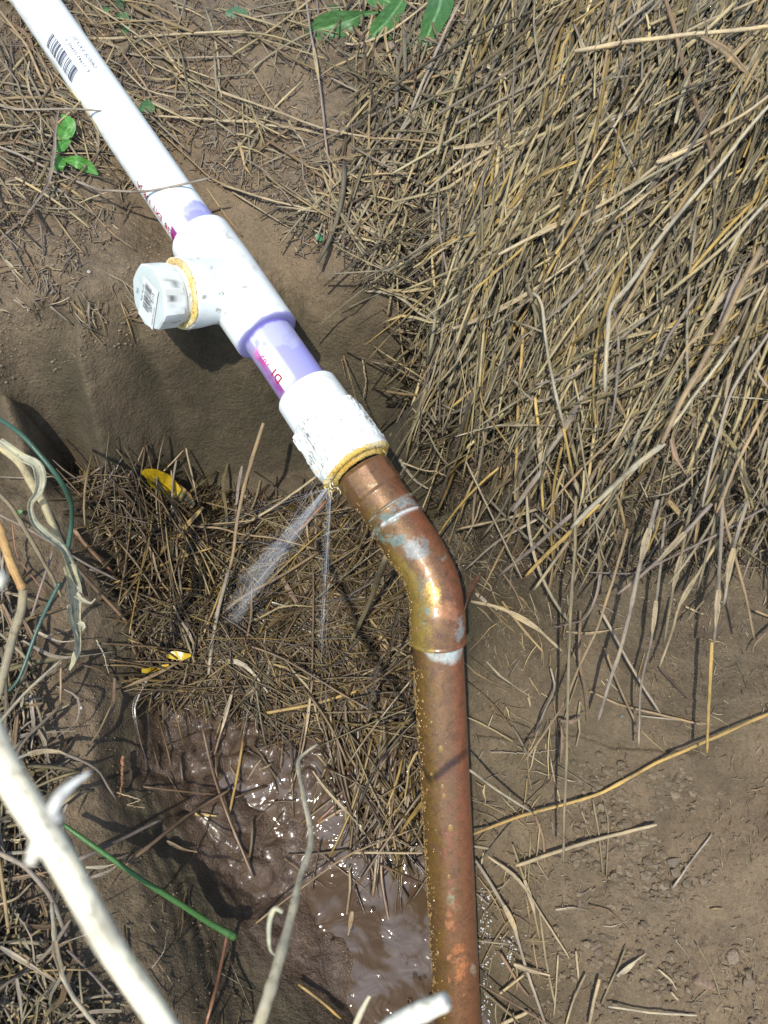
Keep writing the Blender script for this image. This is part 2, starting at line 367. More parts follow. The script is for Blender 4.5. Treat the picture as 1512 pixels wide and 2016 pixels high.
def soil_mat():
    s = NT('soil'); tc = s.n('ShaderNodeNewGeometry').outputs['Position']
    c = s.attr('Col'); sep = s.n('ShaderNodeSeparateColor'); s.l(c.outputs['Color'], sep.inputs[0])
    wet, th, cl = sep.outputs[0], sep.outputs[1], sep.outputs[2]
    n1 = s.noise(tc, 9, 4, .6, .6); n2 = s.noise(tc, 60, 5, .65); n3 = s.noise(tc, 420, 4, .7); n4 = s.noise(tc, 1500, 2, .6)
    dry = s.ramp(n1, [(.3, (.140, .100, .058)), (.52, (.215, .158, .096)), (.72, (.182, .140, .086))])
    wetc = s.ramp(n1, [(.3, (.060, .047, .024)), (.55, (.094, .074, .040)), (.7, (.076, .063, .031))])
    mud = s.ramp(n2, [(.35, (.082, .052, .031)), (.6, (.135, .090, .058))])
    w1 = s.math('ADD', wet, s.math('MULTIPLY', s.math('SUBTRACT', n2, .5), .5))
    w1 = s.ramp(w1, [(.12, 0.0), (.6, 1.0)])
    col = s.mix(dry, wetc, w1)
    col = s.mix(col, mud, s.ramp(wet, [(.7, 0.0), (.95, 1.0)]))
    tcol = s.ramp(n3, [(.3, (.022, .019, .008)), (.5, (.062, .052, .026)), (.75, (.15, .125, .07))])  # thatch colour, deepened to paint the shade in gaps between straws
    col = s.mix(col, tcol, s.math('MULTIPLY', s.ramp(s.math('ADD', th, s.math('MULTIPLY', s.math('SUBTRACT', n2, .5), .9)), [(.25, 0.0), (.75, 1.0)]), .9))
    grain = s.ramp(n3, [(.22, .55), (.42, .92), (.6, 1.05), (.82, 1.5)])
    col = s.mix(col, grain, 1.0, 'MULTIPLY')
    g4 = s.ramp(n4, [(.2, .6), (.5, 1.0), (.74, 1.12), (.83, 2.1)]); col = s.mix(col, g4, s.math('SUBTRACT', .95, s.math('MULTIPLY', wet, .55)), 'MULTIPLY')
    col = s.mix(col, s.ramp(s.noise(tc, 28, 3, .6, 1.0), [(.35, .82), (.6, 1.1)]), 1.0, 'MULTIPLY')
    s.set(Base_Color=col)
    r = s.math('SUBTRACT', .9, s.math('MULTIPLY', s.ramp(s.math('ADD', wet, s.math('MULTIPLY', s.math('SUBTRACT', n2, .5), .35)), [(.66, 0.0), (.98, 1.0)]), .76))
    s.set(Roughness=r); s.set(Specular_IOR_Level=.5)
    s.set(Coat_Weight=s.math('MULTIPLY', s.ramp(wet, [(.82, 0.0), (.98, 1.0)]), .5), Coat_Roughness=.24)
    b = s.bump(n2, .75, .005); b = s.bump(n3, 1.0, .0022, b); b = s.bump(n4, .6, .0006, b)
    s.l(b, s.p.inputs['Normal']); return s.m
def straw_mat(name='straw'):
    s = NT(name); a = s.attr('Col'); f = s.attr('fib')
    mp = s.n('ShaderNodeMapping'); mp.inputs['Scale'].default_value = (45, 2600, 57); s.l(f.outputs['Vector'], mp.inputs['Vector'])
    mp2 = s.n('ShaderNodeMapping'); mp2.inputs['Scale'].default_value = (330, 700, 91); s.l(f.outputs['Vector'], mp2.inputs['Vector'])
    mp3 = s.n('ShaderNodeMapping'); mp3.inputs['Scale'].default_value = (55, 10, 33); s.l(f.outputs['Vector'], mp3.inputs['Vector'])
    st = s.noise(mp.outputs[0], 1, 3, .6); sp = s.noise(mp2.outputs[0], 1, 3, .7); lg = s.noise(mp3.outputs[0], 1, 3, .6)
    col = s.mix(a.outputs['Color'], s.ramp(st, [(.3, .45), (.52, 1.0), (.75, 1.45)]), 1.0, 'MULTIPLY')
    col = s.mix(col, s.ramp(lg, [(.3, (.58, .55, .54)), (.5, (1, 1, 1)), (.70, (1.28, 1.2, 1.0))]), 1.0, 'MULTIPLY')
    col = s.mix(col, (.05, .035, .02), s.ramp(sp, [(.56, 0.0), (.70, .85)]))
    s.set(Base_Color=col)
    s.set(Roughness=s.math('SUBTRACT', .70, s.math('MULTIPLY', a.outputs['Alpha'], .58)))
    s.set(Specular_IOR_Level=.55)
    s.l(s.bump(st, .5, .0003), s.p.inputs['Normal']); return s.m
def vcol_mat(name, rough=.5, metallic=0.0, bump=0.0, bscale=400, spec=.5, coat=0.0, mott=.0):
    s = NT(name); a = s.attr('Col'); tc = s.n('ShaderNodeNewGeometry').outputs['Position']
    n = s.noise(tc, bscale, 4, .6)
    col = s.mix(a.outputs['Color'], s.ramp(n, [(.3, 1-mott), (.6, 1+mott*.4)]), 1.0, 'MULTIPLY') if mott else a.outputs['Color']
    s.set(Base_Color=col, Roughness=rough, Metallic=metallic, Specular_IOR_Level=spec)
    if coat: s.set(Coat_Weight=coat, Coat_Roughness=.08)
    if bump: s.l(s.bump(n, bump, .0006), s.p.inputs['Normal'])
    return s
M = {}
M['soil'] = soil_mat(); M['straw'] = straw_mat()
x = vcol_mat('white_plastic', .28, 0, .08, 150, .5); M['pvc'] = x.m
x = vcol_mat('sealant', .55, 0, .9, 900, .4, mott=.45); M['sealant'] = x.m
x = vcol_mat('leaf', .45, 0, .4, 600, .5, mott=.25); M['leaf'] = x.m
x = vcol_mat('stone', .85, 0, .8, 700, .3, mott=.35); M['stone'] = x.m
x = vcol_mat('green_stem', .38, 0, .3, 700, .5, mott=.2); M['stem'] = x.m
x = vcol_mat('ink', .6); M['ink'] = x.m
def copper_mat():
    s = NT('weathered_copper'); a = s.attr('Col'); tc = s.n('ShaderNodeNewGeometry').outputs['Position']
    n = s.noise(tc, 900, 4, .7); n2 = s.noise(tc, 90, 4, .6); n3 = s.noise(tc, 2200, 2, .5)
    col = s.mix(a.outputs['Color'], s.ramp(n, [(.28, .6), (.5, 1.0), (.72, 1.2)]), .7, 'MULTIPLY')
    col = s.mix(col, s.ramp(s.noise(tc, 200, 5, .65, .8), [(.35, (.62, .64, .62)), (.5, (1, 1, 1)), (.66, (1.15, 1.1, 1.0))]), .7, 'MULTIPLY')
    col = s.mix(col, (.03, .02, .012), s.ramp(n3, [(.70, 0.0), (.77, .7)]))
    col = s.mix(col, (.75, .62, .42), s.ramp(s.noise(tc, 1600, 2, .5), [(.69, 0.0), (.75, .75)]))
    s.set(Base_Color=col)
    s.set(Metallic=s.math('MULTIPLY', a.outputs['Alpha'], .40))
    s.set(Roughness=s.math('ADD', .36, s.math('MULTIPLY', n2, .2)))
    s.set(Coat_Weight=.35, Coat_Roughness=.12)
    b = s.bump(n, .25, .0003); b = s.bump(n2, .3, .0006, b); s.l(b, s.p.inputs['Normal']); return s.m
M['copper'] = copper_mat()
def water_mat():
    s = NT('murky_water'); tc = s.n('ShaderNodeNewGeometry').outputs['Position']
    n = s.noise(tc, 26, 4, .5, 1.6); n2 = s.noise(tc, 60, 2, .45, 1.2); n3 = s.noise(tc, 14, 2, .5, .5)
    s.set(Base_Color=s.ramp(n, [(.44, (.075, .048, .027)), (.49, (.09, .063, .042)), (.535, (.110, .086, .072)), (.62, (.13, .106, .094))]))  # greyer stops paint the sky's reflection over the brown water
    s.set(Roughness=.05, IOR=1.33)
    b = s.bump(n2, .38, .007); b = s.bump(n3, .35, .010, b); b = s.bump(s.noise(tc, 120, 2, .5, .5), .10, .002, b); s.l(b, s.p.inputs['Normal']); return s.m
M['water'] = water_mat()
def glass_mat(name, col, tw, rough=.02):
    s = NT(name); s.set(Base_Color=col, Roughness=rough, IOR=1.33, Transmission_Weight=tw); return s.m
M['drop'] = glass_mat('water_drop', (.95, .97, 1.0), 1.0)
def spray_mat():
    s = NT('spray_water'); tr = s.n('ShaderNodeBsdfTransparent'); mx = s.n('ShaderNodeMixShader')
    s.set(Base_Color=(.85, .9, .95), Roughness=.15); mx.inputs[0].default_value = .09
    s.l(tr.outputs[0], mx.inputs[1]); s.l(s.p.outputs[0], mx.inputs[2]); s.l(mx.outputs[0], s.out.inputs[0]); return s.m
M['spray'] = spray_mat()
def mist_mat():
    s = NT('fine_mist'); tr = s.n('ShaderNodeBsdfTransparent'); mx = s.n('ShaderNodeMixShader')
    s.set(Base_Color=(.85, .9, .95), Roughness=.5); mx.inputs[0].default_value = .032
    s.l(tr.outputs[0], mx.inputs[1]); s.l(s.p.outputs[0], mx.inputs[2]); s.l(mx.outputs[0], s.out.inputs[0]); return s.m
M['mist'] = mist_mat()
def bead_mat():
    s = NT('water_bead'); tr = s.n('ShaderNodeBsdfTransparent'); gl = s.n('ShaderNodeBsdfGlossy'); mx = s.n('ShaderNodeMixShader')
    fr = s.n('ShaderNodeFresnel'); fr.inputs[0].default_value = 1.45; gl.inputs['Roughness'].default_value = .05; tr.inputs[0].default_value = (.92, .86, .72, 1)
    mx.inputs[0].default_value = .6; s.set(Base_Color=(.42, .27, .09), Roughness=.12, Specular_IOR_Level=1.0); s.l(tr.outputs[0], mx.inputs[1]); s.l(s.p.outputs[0], mx.inputs[2]); s.l(mx.outputs[0], s.out.inputs[0]); return s.m  # gold of the copper refracted in the bead is painted as its colour
M['bead'] = bead_mat()

# ---------------------------------------------------------------- ground
def axis(lo, hi, st, far):
    a = [lo]; d = st
    left = []; x = lo
    while x > -far: d *= 1.35; x -= d; left.append(x)
    d = st; x = hi; right = []
    while x < far: d *= 1.35; x += d; right.append(x)
    return np.array(left[::-1]+list(np.arange(lo, hi, st))+right)
ax = axis(-.46, .50, .0013, 6); ay = axis(-.13, .80, .0013, 6)
AX, AY = np.meshgrid(ax, ay)
Z = samp(H, AX, AY)
out = np.maximum(np.maximum(np.abs(AX)-.6, 0), np.maximum(AY-1.0, 0)+np.maximum(-.3-AY, 0))
Z = Z*np.exp(-out*3)
n0, n1 = AX.shape
idx = np.arange(n0*n1).reshape(n0, n1)
q = np.stack([idx[:-1, :-1], idx[:-1, 1:], idx[1:, 1:], idx[1:, :-1]], -1).reshape(-1, 4)
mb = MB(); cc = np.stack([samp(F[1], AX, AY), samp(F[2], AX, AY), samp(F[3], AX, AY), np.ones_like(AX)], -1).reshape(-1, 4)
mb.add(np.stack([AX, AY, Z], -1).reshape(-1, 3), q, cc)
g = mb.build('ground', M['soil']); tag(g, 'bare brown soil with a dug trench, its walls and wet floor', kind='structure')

# muddy water lying in the low places of the trench
WL = -.2735
mb = MB(); xs = np.arange(-.30, .10, .002); ys = np.arange(-.20, .22, .002); WX, WY = np.meshgrid(xs, ys)
lvl = WL + .0200*sst(.03, .14, WY) + .0007*fbm(WX*45, WY*45, seed=14, o=2)
m0, m1 = WX.shape; idx = np.arange(m0*m1).reshape(m0, m1)
q = np.stack([idx[:-1, :-1], idx[:-1, 1:], idx[1:, 1:], idx[1:, :-1]], -1).reshape(-1, 4)
gr = samp(H, WX, WY)
ok = (gr < lvl+.004).ravel(); q = q[ok[q].all(1)]
used = np.unique(q); rm = -np.ones(m0*m1, int); rm[used] = np.arange(len(used))
mb.add(np.stack([WX, WY, lvl], -1).reshape(-1, 3)[used], rm[q])
wtr = mb.build('muddy_water', M['water']); tag(wtr, 'murky brown water pooled on the trench floor beside the copper pipe', kind='structure')

# ---------------------------------------------------------------- the pipe run
def pax(s):   # point on the plastic pipe's axis, s in photo pixels from its upper end
    s = np.asarray(s, float)
    return c2w(70+s*.5685, 1+s*.8227, 1/(1.684+.378*s/926))
PA = pax(0.0); A_END = pax(1117.0)
AX_A = (A_END-PA); AX_A /= np.linalg.norm(AX_A)
def sm(s): return float((pax(float(s))-PA)@AX_A)     # metres along the axis
mid = pax(600.0); NV = CAM-mid; NV -= AX_A*(NV@AX_A); NV /= np.linalg.norm(NV)
BL = np.cross(AX_A, NV); BL = BL if BL@RV < 0 else -BL
PIPE = empty('water_pipe', c2w(600., 800., .48))
tag(PIPE, 'leaking white plastic water pipe with capped tee joined to a weathered copper elbow and pipe', 'pipe')
def sweep(mb, P, rad, K, colf, N0=None, closed=(False, False), seed=0.0):
    """P: n centres; rad(i_array, theta) -> radius; colf(V, i, theta, ndotv) -> rgba"""
    P = np.asarray(P, float); n = len(P)
    T = np.gradient(P, axis=0); T /= np.linalg.norm(T, axis=1)[:, None]
    N = (CAM-P) if N0 is None else np.broadcast_to(N0, P.shape)
    N = N-T*np.sum(N*T, 1)[:, None]; N /= np.linalg.norm(N, axis=1)[:, None]
    B = np.cross(T, N)
    if B[n//2]@RV > 0: sgn = -1
    else: sgn = 1
    B = B*sgn
    th = np.arange(K)/K*2*math.pi; I, TH = np.meshgrid(np.arange(n), th, indexing='ij')
    R = rad(I, TH)
    V = P[:, None]+R[..., None]*(np.cos(TH)[..., None]*N[:, None]+np.sin(TH)[..., None]*B[:, None])
    i = np.arange(n-1)[:, None]*K; k = np.arange(K)[None]; k2 = (k+1) % K
    q = np.stack([i+k, i+k2, i+K+k2, i+K+k], -1).reshape(-1, 4)
    if sgn < 0: q = q[:, ::-1]
    c = colf(V.reshape(-1, 3), I.ravel(), TH.ravel())
    mb.add(V.reshape(-1, 3), q, c)
def rgba(r, g, b, n, a=1.0): return np.tile([r, g, b, a], (n, 1)).astype(float)
WHITE = np.array([.83, .88, .85])
def lerp(c, col, m): 
    c[:, :3] = c[:, :3]*(1-m[:, None])+np.array(col)[None]*m[:, None]; return c
def grime(V, c, amt=1.0, seed=40):
    f = fbm(V[:, 0]*260, V[:, 1]*260, V[:, 2]*260, 4, seed); f2 = fbm(V[:, 0]*40, V[:, 1]*40, V[:, 2]*40, 3, seed+9)
    lerp(c, (.50, .48, .38), amt*.55*sst(-.02, .3, f2+f*.4))
    return lerp(c, (.22, .18, .13), amt*.8*sst(.36, .46, f)*sst(-.1, .25, f2))
# plastic pipe
LEN = sm(960)+.16
PS = np.arange(-.16, sm(960), .0007)
def pvc_col(V, I, TH):
    s = PS[I]; c = np.tile([*WHITE, 1.], (len(V), 1)).astype(float)
    th = (TH+math.pi) % (2*math.pi)-math.pi
    n = fbm(V[:, 0]*90, V[:, 1]*90, V[:, 2]*90, 4, 4); n2 = fbm(V[:, 0]*350, V[:, 1]*350, V[:, 2]*350, 3, 6)
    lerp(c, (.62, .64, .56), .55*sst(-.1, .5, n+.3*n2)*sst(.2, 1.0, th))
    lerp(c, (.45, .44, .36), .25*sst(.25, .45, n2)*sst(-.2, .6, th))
    t0 = sm(571); t1 = sm(805); t2 = sm(938)
    # primer at the tee's upper mouth
    e = t0-s
    lerp(c, (.26, .25, .62), .9*sst(.019, .012, e+.009*n-.003*np.cos(th+.9))*sst(-.35, .1, np.sin(-th*1.0-.1)))
    lerp(c, (.10, .07, .45), .95*sst(.0115, .009, e+.007*n+.004*n2)*sst(.85, .7, np.abs(th+.75)))
    lerp(c, (.25, .01, .22), .95*sst(.0115, .009, e+.003*n)*(np.abs(th-1.15) < .45))
    lerp(c, (.52, .54, .85), .5*sst(.018, .012, e+.006*n)*(th < .2))
    # violet primer on the short piece under the tee
    f = s-t1; m = (s > t1-.01)
    reach = .012+.016*n+.006*n2+.006*np.sin(-th*1.3+.4)
    lerp(c, (.13, .12, .42), m*.8*sst(reach+.001, reach-.001, f)*np.clip(sst(-.08, .06, fbm(s*95+7, th*2.1, None, 3, 88)+.25*n2)+.10, 0, 1))
    lerp(c, (.45, .46, .66), m*.7*sst(reach+.007, reach+.001, f+.004*n2))
    lerp(c, (.12, .09, .40), m*.9*sst(.003, .001, f+.001*n2))
    g2 = t2-s
    lerp(c, (.34, .32, .60), m*.75*sst(.006, .001, g2+.006*n)*sst(-.6, .5, np.sin(th*1.5+1)))
    lerp(c, (.36, .34, .55), m*.7*sst(.75, 1.4, th+n*.8))
    # smeared red ink
    a0 = s-sm(838); d = np.hypot(a0, (th-.82)*.0167*.9)
    lerp(c, (.75, .12, .42), m*.65*sst(.0062, .001, d+.003*n2+.002*n))
    return c
mb = MB()
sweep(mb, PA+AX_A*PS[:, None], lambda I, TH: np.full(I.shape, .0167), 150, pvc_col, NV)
mb.build('plastic_pipe', M['pvc'], PIPE)
PLP = bpy.data.objects['plastic_pipe']; PLP['_o'] = PIPE['_o']

# lettering and bars lie on the curved wall
def on_pipe(s, th, r=.01682): return PA+AX_A*np.asarray(s)[..., None]+r*(np.cos(th)[..., None]*NV+np.sin(th)[..., None]*BL)
def text_mesh(body, size, **k):
    cu = bpy.data.curves.new('t', 'FONT'); cu.body = body; cu.size = size; cu.resolution_u = 3; cu.offset = k.get('offset', 0)
    cu.space_character = k.get('space', 1.0)
    o = bpy.data.objects.new('t', cu); COL.objects.link(o)
    dg = bpy.context.evaluated_depsgraph_get(); me = bpy.data.meshes.new_from_object(o.evaluated_get(dg))
    V = np.array([v.co[:] for v in me.vertices]); T = []
    me.calc_loop_triangles()
    T = np.array([t.vertices[:] for t in me.loop_triangles])
    bpy.data.objects.remove(o); bpy.data.curves.remove(cu); bpy.data.meshes.remove(me)
    return V, T
def subdiv(V, T, n):
    for _ in range(n):
        E_ = {}; V = list(map(tuple, V)); T2 = []
        def m(a, b):
            k_ = (min(a, b), max(a, b))
            if k_ not in E_: E_[k_] = len(V); V.append(tuple((V[a][i]+V[b][i])/2 for i in range(3)))
            return E_[k_]
        for a, b, c in T:
            ab, bc, ca = m(a, b), m(b, c), m(c, a); T2 += [(a, ab, ca), (ab, b, bc), (ca, bc, c), (ab, bc, ca)]
        V = np.array(V); T = np.array(T2)
    return V, T
def pipe_text(name, body, size, s0, th0, col, sx=1.0, **k):
    V, T = subdiv(*text_mesh(body, size, **k), 2); mb = MB()
    s = sm(s0)-V[:, 0]*sx; th = th0+(V[:, 1]-size*.35)/.0167
    mb.add(on_pipe(s, th), T, (*col, 1))
    return mb.build(name, M['ink'], PLP, smooth=False)
INK = (.05, .05, .09); RED = (.36, .008, .03)
mb = MB(); rr = random.Random(3)
x = 0.0; L0 = sm(178)-.0; total = .0435; pat = [1,1,1,1,3,2,1,3,1,1,1,2,2,1,2,2,1,1,3,1,1,3,1,1,1,1,1,2,4,1,1,1,1,1,2,2,1,3,2,2,1,1,1,1,2,2,1,2,1,2,2,1,1,1,4,1,1,1,1,1,1]
unit = total/sum(pat)
bs, bt = 100+20, 0
s_start = sm(158); hb = .0056
for i, wv in enumerate(pat):
    if i % 2 == 0:
        a = s_start-total/2+x; b = a+wv*unit*1.12
        th = np.linspace(.52-hb/.0167, .52+hb/.0167, 9)
        V = np.concatenate([on_pipe(np.full(9, a), th), on_pipe(np.full(9, b), th)])
        q = np.array([[j, j+1, j+10, j+9] for j in range(8)])
        mb.add(V, q, (*INK, 1))
    x += wv*unit
mb.build('barcode', M['ink'], PLP, smooth=False)
pipe_text('printed_number', '6  11942 03950  5', .0036, 217, -.14, (.03, .03, .06), sx=1.45, offset=.00004)
pipe_text('printed_size', '040078 3/4"X20\'', .0043, 213, -.50, (.12, .12, .15), sx=1.28, offset=.00002)
pipe_text('red_lettering', '9:38  EXT 13R JA', .0062, 556, 1.02, RED, sx=1.22, offset=.00012)
pipe_text('red_code', 'D1', .0082, 912, .62, RED, sx=1.0, offset=.00015)
pipe_text('smeared_red_code', '785', .0068, 874, .72, (.62, .08, .30), sx=.9, offset=.0001)
pipe_text('faded_red_code', '1', .005, 836, .78, (.72, .35, .62))

# tee with a side branch, fused and smoothed
def fused(name, parts, voxel, it, colf, mat, parent):
    import bmesh
    V = np.concatenate([p[0] for p in parts]); F = []; o = 0
    for v, f in parts: F += [[int(i)+o for i in fc] for fc in f]; o += len(v)
    c0 = np.array(PIPE['_o'])
    me = bpy.data.meshes.new(name); me.from_pydata((V-c0).tolist(), [], F); me.update()
    ob = bpy.data.objects.new(name, me); COL.objects.link(ob)
    m = ob.modifiers.new('r', 'REMESH'); m.mode = 'VOXEL'; m.voxel_size = voxel
    m2 = ob.modifiers.new('s', 'SMOOTH'); m2.iterations = it; m2.factor = .5
    dg = bpy.context.evaluated_depsgraph_get(); nm = bpy.data.meshes.new_from_object(ob.evaluated_get(dg))
    bpy.data.objects.remove(ob)
    nm.name = name; P = np.empty(len(nm.vertices)*3); nm.vertices.foreach_get('co', P); P = P.reshape(-1, 3)+c0
    a = nm.color_attributes.new('Col', 'FLOAT_COLOR', 'POINT'); a.data.foreach_set('color', colf(P).astype(np.float32).ravel())
    nm.polygons.foreach_set('use_smooth', np.full(len(nm.polygons), True))
    nm.materials.clear(); nm.materials.append(mat)
    ob = bpy.data.objects.new(name, nm); COL.objects.link(ob); ob.parent = parent; return ob
def lathe(o, d, prof, K=64, n0=None):
    d = np.array(d)/np.linalg.norm(d); n = np.cross(d, [.1, .2, 1]) if n0 is None else n0-d*(n0@d); n = n/np.linalg.norm(n); b = np.cross(d, n)
    a = np.arange(K)/K*2*math.pi; V = []
    for s, r in prof: V.append(o+d*s+r*(np.cos(a)[:, None]*n+np.sin(a)[:, None]*b))
    F = []
    m = len(prof)
    for i in range(m-1):
        for k in range(K): F.append((i*K+k, i*K+(k+1) % K, (i+1)*K+(k+1) % K, (i+1)*K+k))
    F.append(list(range(K))[::-1]); F.append([(m-1)*K+k for k in range(K)])
    return np.concatenate(V), F
bdir = -.716*RV-.274*UV+.642*(-FV)
bdir -= AX_A*(bdir@AX_A); bdir /= np.linalg.norm(bdir)
tc0 = pax(689.0)
s0 = (pax(571.)-tc0)@AX_A; s1 = (pax(805.)-tc0)@AX_A
R = .0217
Tp = lathe(tc0, AX_A, [(s0, .0182), (s0, R-.0008), (s0+.001, R), (s0+.03, R+.0006), (s1-.004, R), (s1-.001, R+.0002), (s1, R-.0008), (s1, .0182)])
BLN = .0425
Bp = lathe(tc0, bdir, [(0, .0205), (BLN-.02, .0215), (BLN-.012, .0223), (BLN-.001, .0226), (BLN, .0218)])
def tee_col(V):
    c = np.tile([*WHITE, 1.], (len(V), 1)).astype(float); grime(V, c, .55, 70)
    s = (V-tc0)@AX_A; n = fbm(V[:, 0]*150, V[:, 1]*150, V[:, 2]*150, 3, 2)
    rr = np.linalg.norm((V-tc0)-s[:, None]*AX_A, axis=1)
    rel = V-tc0; side = rel@BL
    lerp(c, (.13, .10, .42), .9*sst(s1-.0016, s1-.0004, s+.0014*n)); lerp(c, (.45, .45, .68), .5*sst(s1-.004, s1-.001, s+.004*n))
    lerp(c, (.5, .5, .85), .5*sst(s0+.004, s0+.001, s+.003*n)*(side < .0))
    for (px, py, rd) in ((434, 578, 7), (403, 583, 6), (482, 567, 8), (430, 611, 6), (443, 618, 6), (389, 509, 4), (436, 493, 3)):
        u, v, d = w2c(V); m = np.hypot(u-px, v-py)+rd*1.5*fbm(V[:, 0]*500, V[:, 1]*500, V[:, 2]*500, 3, 5)
        lerp(c, (.34, .29, .22), .8*sst(rd*.75, rd*.3, m)*((V-tc0)@NV > 0))
    return c
fused('tee_fitting', [Tp, Bp], .0009, 9, tee_col, M['pvc'], PIPE)
# yellow sealant ring round the plug
def lumpy_ring(name, o, d, r, tr, parent, seed, col, squash=1.0, n0=None):
    mb = MB(); n = n0 if n0 is not None else np.cross(d, [0, 0, 1.]); n = n-d*(n@d); n /= np.linalg.norm(n); b = np.cross(d, n)
    a = np.linspace(0, 2*math.pi, 181)[:-1]; ph = np.linspace(0, 2*math.pi, 15)[:-1]
    A, Pn = np.meshgrid(a, ph, indexing='ij')
    x = np.cos(A); y = np.sin(A)
    t = tr*(1+.35*fbm(x*3+seed, y*3, np.cos(Pn), 3, seed)+.18*fbm(x*14+seed, y*14, np.cos(Pn)*2, 3, seed+3))
    V = o+((r+t*np.cos(Pn))[..., None]*(x[..., None]*n+y[..., None]*b))+(t*np.sin(Pn)*squash)[..., None]*d
    i = np.arange(180)[:, None]; k = np.arange(14)[None]
    q = np.stack([i*14+k, i*14+(k+1) % 14, ((i+1) % 180)*14+(k+1) % 14, ((i+1) % 180)*14+k], -1).reshape(-1, 4)
    V = V.reshape(-1, 3); c = np.tile([*col, 1.], (len(V), 1)).astype(float)
    f = fbm(V[:, 0]*500, V[:, 1]*500, V[:, 2]*500, 3, seed); f2 = fbm(V[:, 0]*80, V[:, 1]*80, V[:, 2]*80, 2, seed+7)
    lerp(c, (.80, .76, .50), sst(-.2, .3, f2)*.7); lerp(c, (.12, .07, .03), .9*sst(.28, .42, f)); lerp(c, (.55, .30, .05), .6*sst(.15, .4, f2))
    mb.add(V, q, c); return mb.build(name, M['sealant'], parent)
rim = tc0+bdir*BLN
lumpy_ring('thread_sealant', rim-bdir*.0005, bdir, .0197, .0026, PIPE, 11, (.66, .50, .16), .6, UV)
# octagonal plug
PLUG = MB()
def plug_rad(prof, flats):
    def f(I, TH):
        r = np.array([p[1] for p in prof])[I]; fl = np.array([p[2] for p in prof])[I]
        k = math.pi/4; t = (TH % k)-k/2; fl = fl*.6
        return r*(1-fl)+fl*r*np.cos(k/2)/np.cos(t)*1.02
    return f
prof = [(-.012, .0172, 0), (.0, .0175, 0), (.0045, .0178, 0), (.005, .0190, 0), (.0065, .0193, 0), (.007, .0199, 1), (.0195, .0199, 1), (.0205, .0192, 1), (.0206, .018, 1), (.0207, .0001, 1)]
pl = []
for i in range(len(prof)-1):
    for t in np.linspace(0, 1, 4)[:-1]: pl.append(tuple(prof[i][k]*(1-t)+prof[i+1][k]*t for k in range(3)))
pl.append(prof[-1])
def plug_col(V, I, TH):
    c = np.tile([*WHITE, 1.], (len(V), 1)).astype(float); grime(V, c, .9, 20)
    u, v, d = w2c(V); f = fbm(V[:, 0]*420, V[:, 1]*420, V[:, 2]*420, 3, 8)
    m = sst(17, 6, np.hypot((u-337), (v-572)*.42))*sst(-.02, .12, f)
    lerp(c, (.04, .04, .05), .9*m)
    lerp(c, (.50, .58, .56), .8*(((V-rim)@bdir) > .0203))  # end face tinted darker, its shade painted into the colour
    return c
P0 = rim+bdir*np.array([p[0] for p in pl])[:, None]
un = UV-bdir*(UV@bdir); un /= np.linalg.norm(un)
sweep(PLUG, P0, plug_rad(pl, 8), 128, plug_col, un)
plug = PLUG.build('plug', M['pvc'], PIPE, smooth=True); plug['_o'] = PIPE['_o']
try: plug.data.set_sharp_from_angle(angle=math.radians(25))
except Exception: pass
fc = rim+bdir*.0208; eh = np.cross(un, bdir); eh = eh if eh@RV > 0 else -eh
rd_ = (eh+1.0*un)/np.linalg.norm(eh+1.0*un); upd = np.cross(bdir, rd_); upd = upd if upd@(-RV+UV) > 0 else -upd
def face_pt(x, y, h=.0): return fc+rd_*np.asarray(x)[..., None]+upd*np.asarray(y)[..., None]+bdir*h
mb = MB()
def card(mb, x0, x1, y0, y1, h, col):
    n = 8; X, Y = np.meshgrid(np.linspace(x0, x1, n), np.linspace(y0, y1, n)); hh = h+.00025*vnoise(X*300, Y*300, seed=2)+.0003
    V = fc+rd_*X.reshape(-1, 1)+upd*Y.reshape(-1, 1)+bdir*hh.reshape(-1, 1)
    q = np.array([[j*n+i, j*n+i+1, (j+1)*n+i+1, (j+1)*n+i] for j in range(n-1) for i in range(n-1)]); mb.add(V, q, (*col, 1))
card(mb, -.0165, .0110, -.0108, .0072, .0002, (.66, .70, .68))
mb.build('paper_label', M['pvc'], plug)
mb = MB(); x = -.0085; rr = random.Random(9)
while x < .0085:
    wv = rr.choice([.0002, .0002, .0004, .0006]); 
    ys = np.linspace(-.0042, .0034, 6); wob = .00025*np.sin(ys*900)
    V = np.concatenate([face_pt(x+wob, ys, .00085), face_pt(x+wv+wob, ys, .00085)])
    mb.add(V, np.array([[j, j+1, j+7, j+6] for j in range(5)]), (.05, .06, .07, 1)); x += wv+rr.choice([.0002, .0003, .0005])
def plug_text(mb, body, size, x, y, col=(.05, .06, .08)):
    V, T = text_mesh(body, size); mb.add(face_pt(V[:, 0]+x, V[:, 1]+y, .0009), T, (*col, 1))
mb2 = MB()
plug_text(mb2, 'PVC PLUG', .0026, -.006, .0045); plug_text(mb2, '2113', .0034, .0002, -.0075); plug_text(mb2, '3/4"', .0030, -.0065, -.0073)
plug_text(mb2, '11942 1130', .0018, -.007, -.0057); plug_text(mb2, 'MADE IN U.S.A.', .0019, -.0135, -.0102); plug_text(mb2, '703', .003, -.005, .0105)
mb.build('label_barcode', M['ink'], plug, smooth=False); mb2.build('label_lettering', M['ink'], plug, smooth=False)

